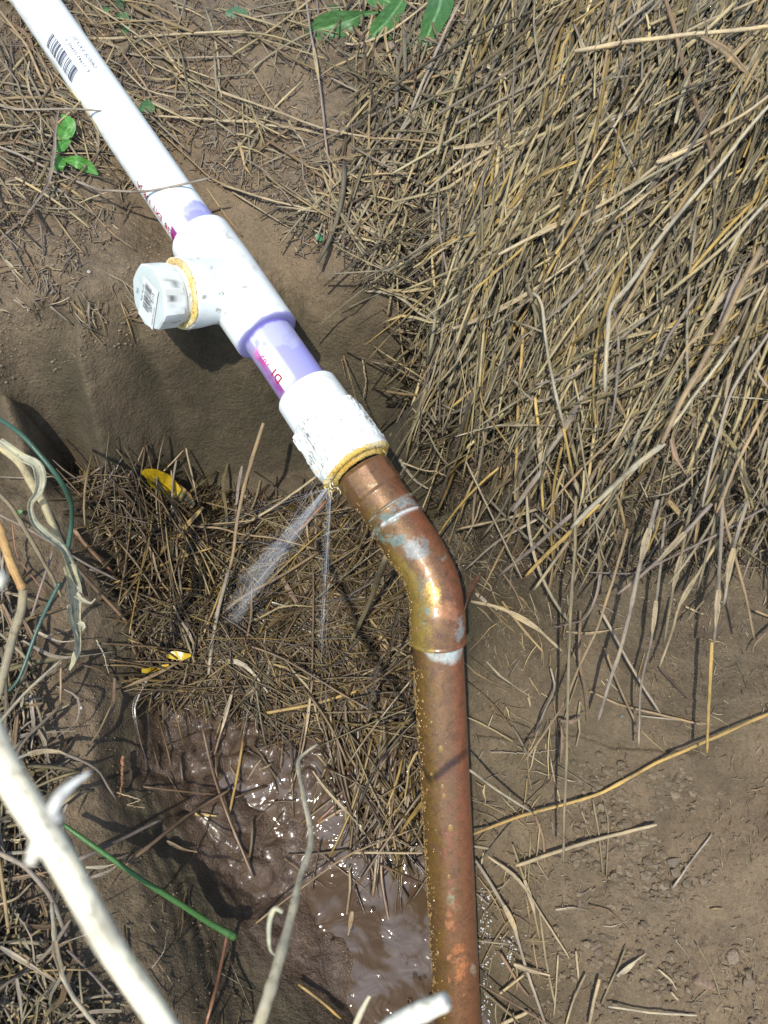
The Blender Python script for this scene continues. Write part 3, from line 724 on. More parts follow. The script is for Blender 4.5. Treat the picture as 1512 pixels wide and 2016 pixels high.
# threaded adapter
a0, a1, a2 = sm(938), sm(1000), sm(1113)
prof = [(a0, .0172), (a0, .0200), (a0+.0012, .0208), (a1-.002, .0211), (a1, .0213), (a1+.0016, .0226), (a1+.02, .0230), (a2-.006, .0232), (a2-.0055, .0238), (a2-.0008, .0238), (a2, .0232), (a2+.0001, .0190)]
ps = []
for i in range(len(prof)-1):
    m = max(2, int((prof[i+1][0]-prof[i][0])/.0006))
    for t in np.linspace(0, 1, m, endpoint=False): ps.append(tuple(prof[i][k]*(1-t)+prof[i+1][k]*t for k in range(2)))
ps.append(prof[-1]); ps = np.array(ps)
def ad_rad(I, TH):
    s = ps[I, 0]; r = ps[I, 1].copy()
    m = sst(a1, a1+.002, s)*sst(a2-.004, a2-.007, s)
    rib = sst(.80, .93, np.cos(TH*8+.9)); r += m*(.0009*rib)
    k = math.pi/4; t = ((TH+.3) % k)-k/2; r *= 1+m*(.965/np.cos(t)-.985)*.9
    f = fbm(s*400, np.cos(TH)*9, np.sin(TH)*9, 4, 4); lf = sst(.55, 1.35, np.abs(((TH+math.pi) % (2*math.pi))-math.pi))
    r += m*lf*(.0003*f+.0006*sst(.12, .22, fbm(s*160, np.cos(TH)*22, np.sin(TH)*22, 3, 44)))
    return r
def ad_col(V, I, TH):
    c = np.tile([*WHITE, 1.], (len(V), 1)).astype(float); grime(V, c, .5, 33); s = ps[I, 0]
    th = ((TH+math.pi) % (2*math.pi))-math.pi
    f = fbm(s*150, np.cos(th)*30, np.sin(th)*30, 4, 19); m = (s > a1)
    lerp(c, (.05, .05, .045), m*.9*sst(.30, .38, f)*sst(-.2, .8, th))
    f = fbm(s*260, np.cos(th)*16, np.sin(th)*16, 4, 29)
    lerp(c, (.22, .19, .13), m*.8*sst(.34, .42, f))
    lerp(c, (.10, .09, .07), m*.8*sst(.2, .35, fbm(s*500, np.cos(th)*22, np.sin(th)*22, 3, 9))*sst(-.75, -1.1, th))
    return c
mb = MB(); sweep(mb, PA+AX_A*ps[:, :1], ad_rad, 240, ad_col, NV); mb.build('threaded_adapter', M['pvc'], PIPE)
E = PA+AX_A*a2
lumpy_ring('pipe_sealant', E-AX_A*.0004, AX_A, .0205, .0028, PIPE, 23, (.62, .42, .10), .9, NV)
# ragged white and yellow shreds at the lower left of the joint
mb = MB(); rr = random.Random(5)
for i in range(46):
    th = rr.uniform(.9, 2.2) if i < 34 else rr.uniform(-1.6, .9)
    rad = NV*math.cos(th)+BL*math.sin(th); p = E+rad*rr.uniform(.019, .0235)-AX_A*rr.uniform(0, .01)*(i % 2)
    L = rr.uniform(.002, .007); dv_ = (AX_A*rr.uniform(.4, 1)+rad*rr.uniform(-.3, .5)+np.array([0, 0, -.5])*rr.random())
    P = catmull([p, p+dv_*L*.5+rad*rr.uniform(-.001, .001), p+dv_*L], 5)
    ribbon(mb, P, np.linspace(rr.uniform(.0008, .0022), .0003, 5), rr.choice([(.72, .74, .70, .3), (.66, .55, .24, .3), (.60, .42, .12, .3)]), twist=rr.uniform(-1, 1))
sh = mb.build('torn_sealant_tape', M['sealant'], PIPE); sh['kind'] = 'stuff'

mb = MB(); a_ = np.linspace(0, 2*math.pi, 121)[:-1]; rs = np.array([.0215, .0205, .019, .0175, .0166, .0160]); zs = np.array([.0004, .0014, .0018, .0030, .0042, .0040])
A_, R_2 = np.meshgrid(a_, rs, indexing='ij'); Zc = np.broadcast_to(zs, A_.shape)+.0006*fbm(np.cos(A_)*9, np.sin(A_)*9, R_2*500, 3, 4)
Vc = E+R_2[..., None]*(np.cos(A_)[..., None]*NV+np.sin(A_)[..., None]*BL)+Zc[..., None]*AX_A
i_ = np.arange(120)[:, None]; k_ = np.arange(5)[None]; q_ = np.stack([i_*6+k_, i_*6+k_+1, ((i_+1) % 120)*6+k_+1, ((i_+1) % 120)*6+k_], -1).reshape(-1, 4); Vc = Vc.reshape(-1, 3)
cz = np.tile([.62, .44, .13, 1.], (len(Vc), 1)); fz = fbm(Vc[:, 0]*700, Vc[:, 1]*700, Vc[:, 2]*700, 3, 6); lerp(cz, (.10, .06, .02), .85*sst(.2, .4, fz)); lerp(cz, (.55, .30, .04), .7*sst(0, .3, fbm(Vc[:, 0]*120, Vc[:, 1]*120, Vc[:, 2]*120, 3, 9)))
mb.add(Vc, q_, cz); mb.build('sealant_face', M['sealant'], PIPE)
# copper: threaded fitting, elbow, pipe
kp = [(712,925,.4655),(741,969,.4625),(770,1008,.4600),(786,1035,.4575),(806,1066,.4545),(828,1098,.4515),(846,1132,.4495),(857,1170,.448),(861,1215,.4475),(862,1252,.4495),(863,1290,.453)]
b0 = c2w(863., 1290., .453); b1 = c2w(902., 2016., .494); cdir = (b1-b0)/np.linalg.norm(b1-b0)
K3 = np.array([c2w(float(a), float(b), c) for a, b, c in kp])
CC = catmull(K3, 260)
seg = np.concatenate([[0], np.cumsum(np.linalg.norm(np.diff(CC, axis=0), axis=1))])
def s_of(u, v):
    uu, vv, _ = w2c(CC); return seg[np.argmin(np.hypot(uu-u, vv-v))]
h0, h1, n1, bd1, bd2, cupa, cupb = 0, s_of(741, 969), s_of(745, 975), s_of(768, 1006), s_of(783, 1030), s_of(806, 1066), s_of(861, 1262)
def crad(s, TH):
    r = np.full(s.shape, .0158)
    k = math.pi/4; t = ((TH+.2) % k)-k/2; hx = .0181*(.965+.035*(.924/np.cos(t)-.93)/.07)
    r = np.where(s < h1, hx*(1-.10*sst(.003, .0, s)), r)
    r = np.where((s >= h1) & (s < n1), hx*(1-sst(h1, n1, s))+.0163*sst(h1, n1, s), r)
    r = np.where(s >= n1, .0163, r)
    r += .0009*np.exp(-((s-bd1)/.0009)**2)+.0011*np.exp(-((s-bd2)/.0010)**2)
    r += .0004*sst(bd1, bd2, s)
    a = sst(bd2+.002, bd2+.010, s); r = r*(1-a)+a*(.0168-.0008*sst(cupa, cupa+.02, s)+.0006*sst(cupb-.022, cupb-.016, s)+.0005*sst(cupb-.0022, cupb-.0008, s))
    return r+.0001*fbm(s*300, np.cos(TH)*6, np.sin(TH)*6, 3, 2)
COP = {}
def cop_base(V, th, s=None):
    """a weathered skin: brown and gold on the wet left flank, salmon red along the right"""
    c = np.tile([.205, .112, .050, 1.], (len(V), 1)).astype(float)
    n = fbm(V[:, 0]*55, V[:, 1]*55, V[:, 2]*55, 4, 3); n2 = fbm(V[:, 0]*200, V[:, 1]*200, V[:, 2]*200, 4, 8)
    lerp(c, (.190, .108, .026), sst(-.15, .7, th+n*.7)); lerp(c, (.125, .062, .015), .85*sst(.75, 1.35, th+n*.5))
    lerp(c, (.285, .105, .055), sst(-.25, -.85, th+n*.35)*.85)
    lerp(c, (.16, .08, .045), .7*sst(.0, .45, n2+n*.6))
    return c, n, n2
def blob(c, u, v, px, py, rx, ry, col, n, amt=.9, soft=.25):
    nf = fbm(u/4.2, v/4.2, None, 3, 5); d = np.hypot((u-px)/rx, (v-py)/ry)+n*1.6+nf*.9; m = sst(.95, .95-soft*2.0, d)
    cc = np.array(col)[None]*(1+.45*np.clip(n+nf, -.8, .6))[:, None]
    k = (amt*m*(.7+.3*sst(.3, -.2, n)))[:, None]; c[:, :3] = c[:, :3]*(1-k)+cc*k; return c
PAT = (.24, .28, .27); GRN = (.15, .23, .20)
def fit_col(V, I, TH, S):
    th = ((TH+math.pi) % (2*math.pi))-math.pi; s = S[I]
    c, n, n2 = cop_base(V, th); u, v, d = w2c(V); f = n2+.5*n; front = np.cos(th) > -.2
    lerp(c, (.20, .105, .05), .6*sst(h1+.012, h1, s))
    lerp(c, (.33, .23, .05), .75*(sst(.1, .5, th+n)*sst(s_of(800, 1060), s_of(830, 1100), s)))
    for b in ((802, 990, 26, 13, PAT, .8), (764, 1023, 26, 10, GRN, .8), (745, 1046, 10, 12, GRN, .6), (812, 1075, 18, 20, (.29, .33, .33), .75), (778, 1062, 22, 11, GRN, .8), (836, 1068, 10, 8, PAT, .6),
              (868, 1100, 14, 13, (.17, .19, .16), .8), (836, 1092, 10, 10, PAT, .6), (842, 1205, 7, 13, GRN, .8), (851, 1216, 7, 8, PAT, .6), (838, 1228, 9, 4, GRN, .7), (908, 1240, 9, 24, PAT, .9), (850, 990, 10, 6, PAT, .3),
              (838, 1160, 14, 26, (.22, .20, .14), .6), (738, 955, 14, 5, (.45, .42, .2), .5), (675, 985, 8, 25, (.35, .30, .10), .5)):
        px, py, rx_, ry_, cl, am = b; blob(c, u, v, px, py, rx_, ry_, cl, f, am*front.astype(float))
    lerp(c, (.62, .66, .66), .8*np.exp(-((s-bd2)/.0012)**2)*sst(-.2, .3, f+.3*np.cos(th*3+1)+.2))
    lerp(c, (.30, .36, .32), .7*np.exp(-((s-bd1)/.001)**2)*sst(-.2, .3, f+.2))
    blob(c, u, v, 850, 1170, 17, 22, (.60, .36, .08), f, .85)          # brighter gold patch
    blob(c, u, v, 884, 1205, 14, 30, (.58, .26, .13), f, .6)
    pat = np.clip(c[:, 2]/np.maximum(c[:, 0], .01)-.35, 0, .5)*2; c[:, 3] = 1-pat
    return c
ii = (seg <= h1+.0005)
def copper_piece(name, i0, i1, K=128):
    P = CC[i0:i1]; S = seg[i0:i1]; mb = MB()
    sweep(mb, P, lambda I, TH: crad(S[I], TH), K, lambda V, I, TH: fit_col(V, I, TH, S))
    return mb.build(name, M['copper'], PIPE)
iA = int(np.searchsorted(seg, bd2+.003))
nCC = len(CC)
# refine the centre line so rings and patches resolve
CC = catmull(CC[::8], 420); seg = np.concatenate([[0], np.cumsum(np.linalg.norm(np.diff(CC, axis=0), axis=1))])
iA = int(np.searchsorted(seg, bd2+.0025)); iC = int(np.searchsorted(seg, cupb))
fitp = copper_piece('threaded_copper_fitting', 0, iA+1); elb = copper_piece('copper_elbow', iA, iC)
elb['_o'] = PIPE['_o']
# mouth of the elbow cup
TL = cdir; PS2 = np.arange(-.02, .60, .0009)
CE = CC[iC-1]
SB = float((CE-b0)@cdir)
def pipe_col(V, I, TH):
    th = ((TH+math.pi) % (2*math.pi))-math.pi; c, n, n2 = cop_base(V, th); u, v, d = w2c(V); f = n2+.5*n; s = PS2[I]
    lerp(c, (.33, .12, .062), .7*sst(.0, .35, f)*sst(.03, .12, s)*(th < .2))
    lerp(c, (.22, .105, .050), .8*sst(.06, .2, s+n*.05)*sst(.6, -.2, th))
    lerp(c, (.17, .095, .035), .75*sst(.16, .26, s+n*.06)*sst(-.25, .35, th+n))
    lerp(c, (.66, .30, .13), .8*sst(.25, .5, f)*sst(.13, .2, s)*(np.abs(th+.15) < .45))
    lerp(c, (.46, .53, .51), .95*sst(.0115, .0065, s-SB+.0055*np.abs(th+.45)+.006*f)*sst(.75, .4, th+.3*n)*(.55+.45*sst(-.4, .2, n2)))
    lerp(c, (.20, .36, .36), .8*sst(.0, .4, f)*sst(.016, .008, s-SB)*(th < -.4))
    blob(c, u, v, 887, 1762, 7, 16, (.30, .30, .18), f, .7); blob(c, u, v, 895, 1785, 16, 10, (.46, .28, .14), f, .5); blob(c, u, v, 931, 1908, 6, 9, (.5, .42, .3), f, .7)
    blob(c, u, v, 907, 1900, 14, 34, (.62, .24, .09), f, .8)
    c[:, 3] = 1-np.clip(c[:, 2]/np.maximum(c[:, 0], .01)-.35, 0, .5)*2
    return c
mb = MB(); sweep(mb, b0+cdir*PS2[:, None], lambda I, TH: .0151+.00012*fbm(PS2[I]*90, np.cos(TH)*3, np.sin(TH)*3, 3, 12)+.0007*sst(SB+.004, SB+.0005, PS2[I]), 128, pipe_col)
cpipe = mb.build('copper_pipe', M['copper'], PIPE); cpipe['_o'] = PIPE['_o']
# raised maker's mark on the elbow: small letters in a frame
def on_elbow(u0, v0, x, y):
    i = int(np.argmin(np.hypot(*(np.array(w2c(CC)[:2])-np.array([[u0], [v0]]))))); 
    return i
V, T = text_mesh('K9', .0052, offset=.0001)
def elbow_map(V, u0, v0, lift):
    uu, vv, _ = w2c(CC); i = int(np.argmin(np.abs(vv-v0))); t = CC[min(i+3, len(CC)-1)]-CC[i-3]; t /= np.linalg.norm(t)
    N = CAM-CC[i]; N -= t*(N@t); N /= np.linalg.norm(N); B = np.cross(t, N); B = B if B@RV < 0 else -B
    th0 = math.asin(np.clip((uu[i]-u0)/(FPX*.0165/.448), -.95, .95)); r = .0165+lift
    th = th0-(V[:, 0]-.002)/r; s = -(V[:, 1]-.002)
    return CC[i]+t*s[:, None]+r*(np.cos(th)[:, None]*N+np.sin(th)[:, None]*B)
mb = MB(); mb.add(elbow_map(V, 816, 1226, .00025), T, (.42, .22, .09, 1))
mb.build('raised_mark', M['copper'], elb, smooth=False)

# beads of water along the wet flank
mb = MB(); rr = random.Random(12)
def bead(mb, c, n, r, h=.6, stretch=1.0, tdir=None, K=8):
    n = n/np.linalg.norm(n); t = np.cross(n, [0.3, 1, .2]) if tdir is None else tdir-n*(tdir@n); t /= np.linalg.norm(t); b = np.cross(n, t)
    V = []; rings = 4
    for i in range(rings):
        ph = i/rings*math.pi/2; rr_ = r*math.cos(ph); z = r*h*math.sin(ph)-r*.08
        for k in range(K):
            a = k/K*2*math.pi; V.append(c+t*rr_*math.cos(a)*stretch+b*rr_*math.sin(a)+n*z)
    V.append(c+n*r*h); f = [[i*K+k, i*K+(k+1) % K, (i+1)*K+(k+1) % K, (i+1)*K+k] for i in range(rings-1) for k in range(K)]
    o = mb.n; mb.add(np.array(V), np.array(f)); mb.f3.append(np.array([[(rings-1)*K+k, (rings-1)*K+(k+1) % K, rings*K] for k in range(K)])+o)
Ncp = CAM-b0; Ncp -= cdir*(Ncp@cdir); Ncp /= np.linalg.norm(Ncp); Bcp = np.cross(cdir, Ncp); Bcp = Bcp if Bcp@RV < 0 else -Bcp
for i in range(620):
    s = rr.uniform(.004, .24); th = 1.52-abs(rr.gauss(0, .34)); r = rr.choice([.0003, .0004, .0005, .0006, .0008])*rr.uniform(.8, 1.3)
    n = math.cos(th)*Ncp+math.sin(th)*Bcp; bead(mb, b0+cdir*s+n*.0151, n, r, .7, 1.2, cdir)
for s, th, r in ((.052, .1, .0016), (.076, .12, .0011), (.082, .08, .0013), (.103, -.12, .0018), (.135, .05, .0011), (.012, 1.45, .0016), (.022, 1.5, .0021), (.030, 1.45, .0014), (.04, 1.2, .0014)):
    n = math.cos(th)*Ncp+math.sin(th)*Bcp; bead(mb, b0+cdir*s+n*.0151, n, r, .45, 1.5, cdir, 14)
for i in range(150):
    j = rr.randrange(60, len(CC)-4); t = CC[j+2]-CC[j-2]; t /= np.linalg.norm(t); N = CAM-CC[j]; N -= t*(N@t); N /= np.linalg.norm(N); B = np.cross(t, N); B = B if B@RV < 0 else -B
    th = 1.5-abs(rr.gauss(0, .25)); n = math.cos(th)*N+math.sin(th)*B
    bead(mb, CC[j]+n*crad(np.array([seg[j]]), np.array([th]))[0], n, rr.uniform(.0003, .0007), .7, 1.2, t)
dr = mb.build('water_beads', M['bead'], cpipe); dr['kind'] = 'stuff'

# pipes also hide ground: splat their front faces into the resting-depth map
def splat(P, R):
    U_, V_, D_ = w2c(P)
    for u, v, d, r in zip(U_, V_, D_, R):
        rp = r/d*FPX; i0, i1 = int((u-rp-DU0)/DS), int((u+rp-DU0)/DS)+2; j0, j1 = int((v-rp-DV0)/DS), int((v+rp-DV0)/DS)+2
        i0, j0 = max(i0, 0), max(j0, 0)
        if i1 <= i0 or j1 <= j0: continue
        S = DEP[j0:j1, i0:i1]; rr2 = ((DU[j0:j1, i0:i1]-u)**2+(DV[j0:j1, i0:i1]-v)**2)/rp**2
        np.minimum(S, np.where(rr2 < 1.02, d-r*np.sqrt(np.clip(1-rr2, 0, 1)), 9), out=S)
sp = np.arange(-.16, a2, .003); splat(PA+AX_A*sp[:, None], np.where(sp > a0, .0235, np.where((sp > sm(571)) & (sp < sm(805)), .0225, .0170)))
splat(tc0+bdir*np.linspace(0, .064, 20)[:, None], np.full(20, .0228)); splat(CC[::6], np.full(len(CC[::6]), .0178)); splat(b0+cdir*np.arange(0, .4, .003)[:, None], np.full(134, .0155))

# ---------------------------------------------------------------- dry stalks, blades and stems
TONE = {  # surface colours, and the word used for them
 'P': ((.42, .335, .20), 'pale straw-coloured'), 'G': ((.285, .24, .18), 'greyish dry'), 'B': ((.205, .135, .080), 'brown'), 'Y': ((.42, .285, .095), 'golden'),
 'W': ((.40, .35, .245), 'bleached whitish'), 'O': ((.215, .175, .10), 'olive-tan'), 'D': ((.075, .048, .026), 'dark wet'), 'R': ((.27, .135, .075), 'reddish-brown'), 'U': ((.235, .19, .155), 'purplish-grey'), 'T': ((.30, .215, .12), 'tan')}
SC = {'tl': (0, 0, 3.024), 'tm': (450, 0, 2.749), 'tr': (900, 0, 2.4706), 'mr': (900, 500, 2.4706), 'br': (900, 1000, 2.4706), 'bb': (900, 1500, 2.4706), 'le': (0, 800, 2.88), 'bl': (0, 1450, 3.024), 'mu': (180, 1350, 2.16), 'fl': (180, 850, 2.3625), 'px': (0, 0, 1)}
# crop, path in the crop, width px, tone, lift at start/end (mm), wet, kind
TR = [
('tl',[(-40,605),(130,590),(300,560)],8,'G',6,6,0,'b'),('tl',[(-40,615),(90,648),(330,650),(450,650),(628,662)],6,'G',10,4,0,'s'),('tl',[(-40,738),(150,760),(310,775)],8,'P',3,3,0,'s'),
('tl',[(-60,850),(150,935),(300,1010),(480,1085),(600,1130),(700,1135),(850,1140),(1000,1115),(1180,1075),(1270,1055)],7,'G',12,8,0,'s'),('tl',[(470,1210),(540,1180),(640,1145)],5,'P',3,6,0,'s'),
('tl',[(545,230),(700,228),(900,212),(1150,195),(1460,178)],7,'P',4,8,0,'s'),('tl',[(690,300),(880,340),(1130,345),(1410,335)],7,'G',3,4,0,'s'),('tl',[(730,315),(850,490),(960,680),(1040,800),(1100,935)],6,'T',6,3,0,'s'),
('tl',[(880,690),(1100,700),(1300,715),(1560,732)],6,'P',3,4,0,'s'),('tl',[(910,380),(1150,480),(1400,570),(1560,630)],6,'P',3,4,0,'s'),('tl',[(350,640),(330,760),(325,900),(305,1040),(270,1130),(150,1290),(-20,1440)],8,'U',8,3,0,'b'),
('tl',[(190,1200),(240,1330),(265,1560)],5,'U',2,2,0,'s'),('tl',[(290,1240),(370,1350),(440,1440),(500,1512)],5,'T',2,2,0,'s'),('tl',[(500,1200),(600,1320),(680,1400),(800,1480)],4,'T',2,2,0,'s'),
('tl',[(930,760),(1130,950),(1280,1080),(1560,1180)],5,'T',3,3,0,'s'),('tl',[(1230,1120),(1350,1290),(1440,1400)],5,'T',3,2,0,'s'),('tl',[(380,660),(480,800),(530,870),(570,930)],10,'B',3,3,0,'b'),
('tl',[(60,170),(230,330),(290,450),(340,620)],6,'T',3,3,0,'s'),('tl',[(440,0),(560,150),(690,290)],6,'T',3,4,0,'s'),('tl',[(480,-10),(700,120),(880,250),(1100,400),(1300,470)],5,'P',4,3,0,'s'),
('tl',[(-20,40),(150,260),(250,480),(300,580)],7,'T',5,3,0,'s'),('tl',[(60,130),(180,230),(220,400)],9,'B',4,4,0,'b'),('tl',[(0,900),(300,910),(640,915)],4,'P',2,2,0,'s'),('tl',[(-20,1100),(150,1060),(100,1060)],4,'G',2,2,0,'s'),
('tl',[(-10,985),(80,1030),(160,1070)],5,'T',2,2,0,'s'),('tl',[(1030,35),(1130,60),(1230,110)],4,'P',2,2,0,'s'),('tl',[(540,840),(640,880)],4,'P',2,2,0,'s'),
('tm',[(418,-20),(440,150),(470,300),(495,450),(515,600),(520,700),(540,850),(555,950),(540,1060),(525,1200),(510,1350)],6,'U',10,3,0,'s'),('tm',[(475,-20),(487,120),(440,250),(400,350)],5,'U',4,2,0,'s'),('tm',[(-40,500),(250,600),(500,690),(700,735),(900,770),(1090,795)],7,'P',5,4,0,'s'),
('tm',[(-40,655),(200,665)],8,'P',4,3,0,'s'),('tm',[(200,675),(400,700),(640,765)],6,'P',3,3,0,'b'),('tm',[(630,235),(700,240),(850,180),(1000,75),(1110,-20)],7,'P',12,16,0,'s'),
('tm',[(1245,30),(1170,180),(1060,420),(980,610),(890,780),(760,1000),(660,1180),(590,1310)],8,'G',10,4,0,'s'),('tm',[(1180,250),(1080,430),(1000,620),(850,880),(720,1140)],6,'G',4,3,0,'s'),('tm',[(1015,230),(990,380),(960,560)],7,'R',4,4,0,'s'),
('tm',[(120,370),(240,560),(300,610)],7,'T',3,2,0,'s'),('tm',[(550,420),(700,490),(840,560)],5,'G',2,2,0,'s'),('tm',[(1030,505),(1200,570),(1400,630),(1560,670)],7,'U',6,8,0,'s'),
('tm',[(1030,1020),(1250,890),(1560,735)],9,'Y',8,12,0,'s'),('tm',[(1125,825),(1300,780),(1560,745)],8,'P',6,10,0,'s'),('tm',[(780,1135),(900,1070),(1040,960),(1150,860)],5,'P',4,6,0,'s'),
('tm',[(1000,1400),(1080,1250),(1180,1100),(1330,900),(1450,790)],6,'G',5,7,0,'s'),('tm',[(-40,1000),(200,1080),(400,1130),(545,1170)],6,'P',4,3,0,'s'),('tm',[(20,1040),(180,1140),(330,1235)],6,'P',3,2,0,'s'),
('tm',[(540,1140),(760,1240),(1010,1345)],6,'P',4,3,0,'s'),('tm',[(400,1210),(550,1290),(690,1365)],5,'W',3,4,0,'s'),('tm',[(1560,1010),(1400,1180),(1240,1400)],10,'P',8,5,0,'b'),('tm',[(1375,1160),(1490,1370)],5,'P',8,6,0,'s'),
('tm',[(870,230),(930,330),(1010,450)],14,'U',4,3,0,'b'),('tm',[(600,90),(660,150),(690,220)],10,'U',5,5,0,'b'),('tm',[(940,150),(930,290)],7,'Y',3,4,0,'b'),('tm',[(1270,250),(1200,330),(1090,460)],5,'U',3,3,0,'s'),
('tm',[(1050,385),(1250,395),(1400,430),(1540,430)],8,'P',3,5,0,'b'),('tm',[(860,900),(900,960),(960,1100)],8,'U',3,3,0,'b'),('tm',[(90,860),(200,930),(340,1100),(420,1260)],4,'U',3,2,0,'s'),('tm',[(580,900),(800,990),(950,1025),(1080,1090)],5,'B',3,3,0,'s'),
('tr',[(570,250),(750,220),(860,200),(1000,185),(1150,165),(1350,150),(1560,122)],12,'P',18,26,0,'s'),('tr',[(-20,845),(200,710),(380,600),(500,480),(640,400),(850,280),(1000,215),(1200,110),(1500,-20)],9,'P',12,22,0,'s'),
('tr',[(-20,722),(200,690),(370,600)],10,'P',14,16,0,'b'),('tr',[(200,1240),(450,1110),(600,1050),(800,940),(1000,790),(1200,680),(1400,560),(1560,440)],10,'P',12,26,0,'s'),('tr',[(930,1235),(1080,1050),(1250,850),(1400,660),(1560,480)],10,'W',16,30,0,'s'),
('tr',[(1320,1225),(1400,1110),(1560,930)],9,'W',16,26,0,'s'),('tr',[(780,-20),(750,170),(710,380),(680,620),(645,910)],9,'T',10,8,0,'s'),('tr',[(590,-20),(480,160),(390,320),(330,450),(210,620),(100,800),(-10,990)],7,'T',10,8,0,'s'),
('tr',[(570,120),(620,260),(680,430),(730,560),(800,690),(870,830)],8,'G',8,14,0,'s'),('tr',[(1010,-20),(1070,180),(1110,350),(1180,560),(1240,760),(1230,900)],12,'B',10,12,0,'s'),('tr',[(960,310),(850,480),(760,620),(700,720),(620,850),(570,1020)],7,'P',14,8,0,'s'),
('tr',[(440,560),(430,720),(405,880),(400,1050)],7,'O',6,6,0,'s'),('tr',[(420,720),(260,890),(140,1050),(-10,1220)],9,'O',7,5,0,'b'),('tr',[(410,830),(300,1000),(200,1200)],6,'O',6,4,0,'s'),('tr',[(-10,605),(150,520),(400,390),(520,330),(700,230),(850,140),(1000,-10)],8,'G',9,14,0,'s'),
('tr',[(1190,180),(1300,240),(1420,360),(1490,400)],18,'T',14,14,0,'b'),('tr',[(640,605),(760,575),(900,510),(1040,380)],9,'G',10,12,0,'b'),('tr',[(970,790),(1100,740),(1200,690)],14,'P',20,24,0,'b'),('tr',[(650,1090),(800,1010),(950,880)],6,'W',12,12,0,'s'),
('tr',[(480,1235),(590,1060),(640,900)],8,'Y',10,8,0,'s'),('tr',[(600,1200),(900,960),(1150,780)],7,'T',8,12,0,'s'),('tr',[(60,350),(150,380),(260,390)],10,'T',4,4,0,'b'),('tr',[(130,310),(210,360),(270,410)],9,'P',5,5,0,'b'),('tr',[(870,80),(700,330),(560,520)],6,'T',8,8,0,'s'),
('mr',[(-20,362),(170,290),(400,160),(560,40),(620,-20)],12,'P',12,14,0,'b'),('mr',[(-20,740),(160,580),(240,420),(370,220),(500,-10)],8,'Y',6,10,0,'s'),('mr',[(370,190),(410,240),(440,480),(480,700),(515,840)],9,'W',16,14,0,'s'),('mr',[(515,840),(545,980),(570,1110)],8,'Y',14,10,0,'s'),
('mr',[(950,-15),(840,150),(750,260),(735,400),(725,560),(722,680)],12,'W',24,30,0,'s'),('mr',[(760,270),(780,400),(785,490)],8,'U',18,18,0,'s'),('mr',[(700,50),(600,170),(480,280),(320,410)],9,'G',12,12,0,'b'),('mr',[(1560,0),(1300,200),(1180,370),(1060,560),(960,690),(850,820),(700,960),(560,1100),(430,1250)],9,'T',14,16,0,'s'),
('mr',[(1480,-30),(1380,160),(1290,360),(1200,530),(1100,720),(1010,920)],15,'T',26,24,0,'s'),('mr',[(1010,920),(880,1020),(650,1235),(560,1330)],15,'W',24,20,0,'s'),('mr',[(1370,400),(1240,580),(1100,770),(1000,900)],8,'W',24,22,0,'s'),('mr',[(610,690),(520,850),(400,1020),(270,1160)],13,'G',14,8,0,'b'),
('mr',[(415,1050),(340,1150),(270,1250)],15,'G',12,12,0,'s'),('mr',[(380,700),(400,900),(420,1250)],9,'Y',6,12,0,'s'),('mr',[(-10,888),(200,830),(470,835)],5,'W',6,6,0,'s'),('mr',[(320,340),(315,500),(300,800),(290,1200)],9,'Y',6,8,0,'s'),('mr',[(790,500),(770,700),(730,905)],8,'U',10,12,0,'s'),
('mr',[(1160,210),(1070,340),(1030,400),(980,520)],9,'U',14,10,0,'s'),('mr',[(1560,640),(1440,870),(1350,1050),(1270,1260)],9,'T',16,18,0,'s'),('mr',[(1560,320),(1400,560),(1330,700),(1250,1000),(1200,1235)],8,'G',16,14,0,'s'),('mr',[(1235,690),(1560,708)],5,'W',4,4,0,'s'),
('mr',[(280,615),(340,690),(400,715),(500,680),(550,600)],6,'G',14,12,0,'b'),('mr',[(1440,430),(1450,560),(1560,720)],8,'G',8,8,0,'s'),('mr',[(1560,60),(1420,330),(1320,620),(1280,900)],7,'P',12,10,0,'s'),('mr',[(1300,380),(1150,420),(1000,640)],6,'T',12,10,0,'b'),
('mr',[(1040,900),(1060,990),(1120,1080)],12,'B',12,14,0,'b'),('mr',[(650,520),(560,590),(380,640)],7,'U',12,10,0,'s'),('mr',[(-10,900),(80,870),(200,950)],7,'B',5,6,0,'s'),('mr',[(1280,330),(1370,100),(1440,-20)],14,'U',16,18,0,'b'),('mr',[(600,700),(760,600),(1010,420)],6,'O',8,8,0,'s'),
('br',[(580,-60),(575,200),(560,400),(550,600),(540,900),(530,1235),(522,1480),(520,1720)],9,'O',14,34,0,'s'),('br',[(690,-20),(560,110),(450,210),(330,335)],12,'Y',18,18,0,'s'),('br',[(560,30),(400,170),(200,330)],11,'U',14,18,0,'s'),('br',[(560,140),(480,250),(375,400)],9,'P',14,22,0,'s'),
('br',[(410,0),(250,50),(-10,105)],8,'P',10,10,0,'s'),('br',[(400,50),(200,160),(40,300)],7,'G',10,14,0,'s'),('br',[(830,100),(750,380),(690,560),(600,760),(500,980),(330,1225)],7,'T',14,30,0,'s'),('br',[(975,-40),(900,250),(850,480),(800,680),(740,860),(690,1030)],12,'G',18,34,0,'s'),
('br',[(1410,-30),(1370,100),(1330,260),(1297,465)],10,'G',26,34,0,'s'),('br',[(1290,-20),(1340,180),(1400,400),(1445,640)],9,'T',18,26,0,'s'),('br',[(1290,-40),(1280,180),(1265,400),(1240,650)],10,'G',18,24,0,'s'),('br',[(1240,650),(1230,900),(1218,1190)],10,'Y',27.6,30,0,'s'),
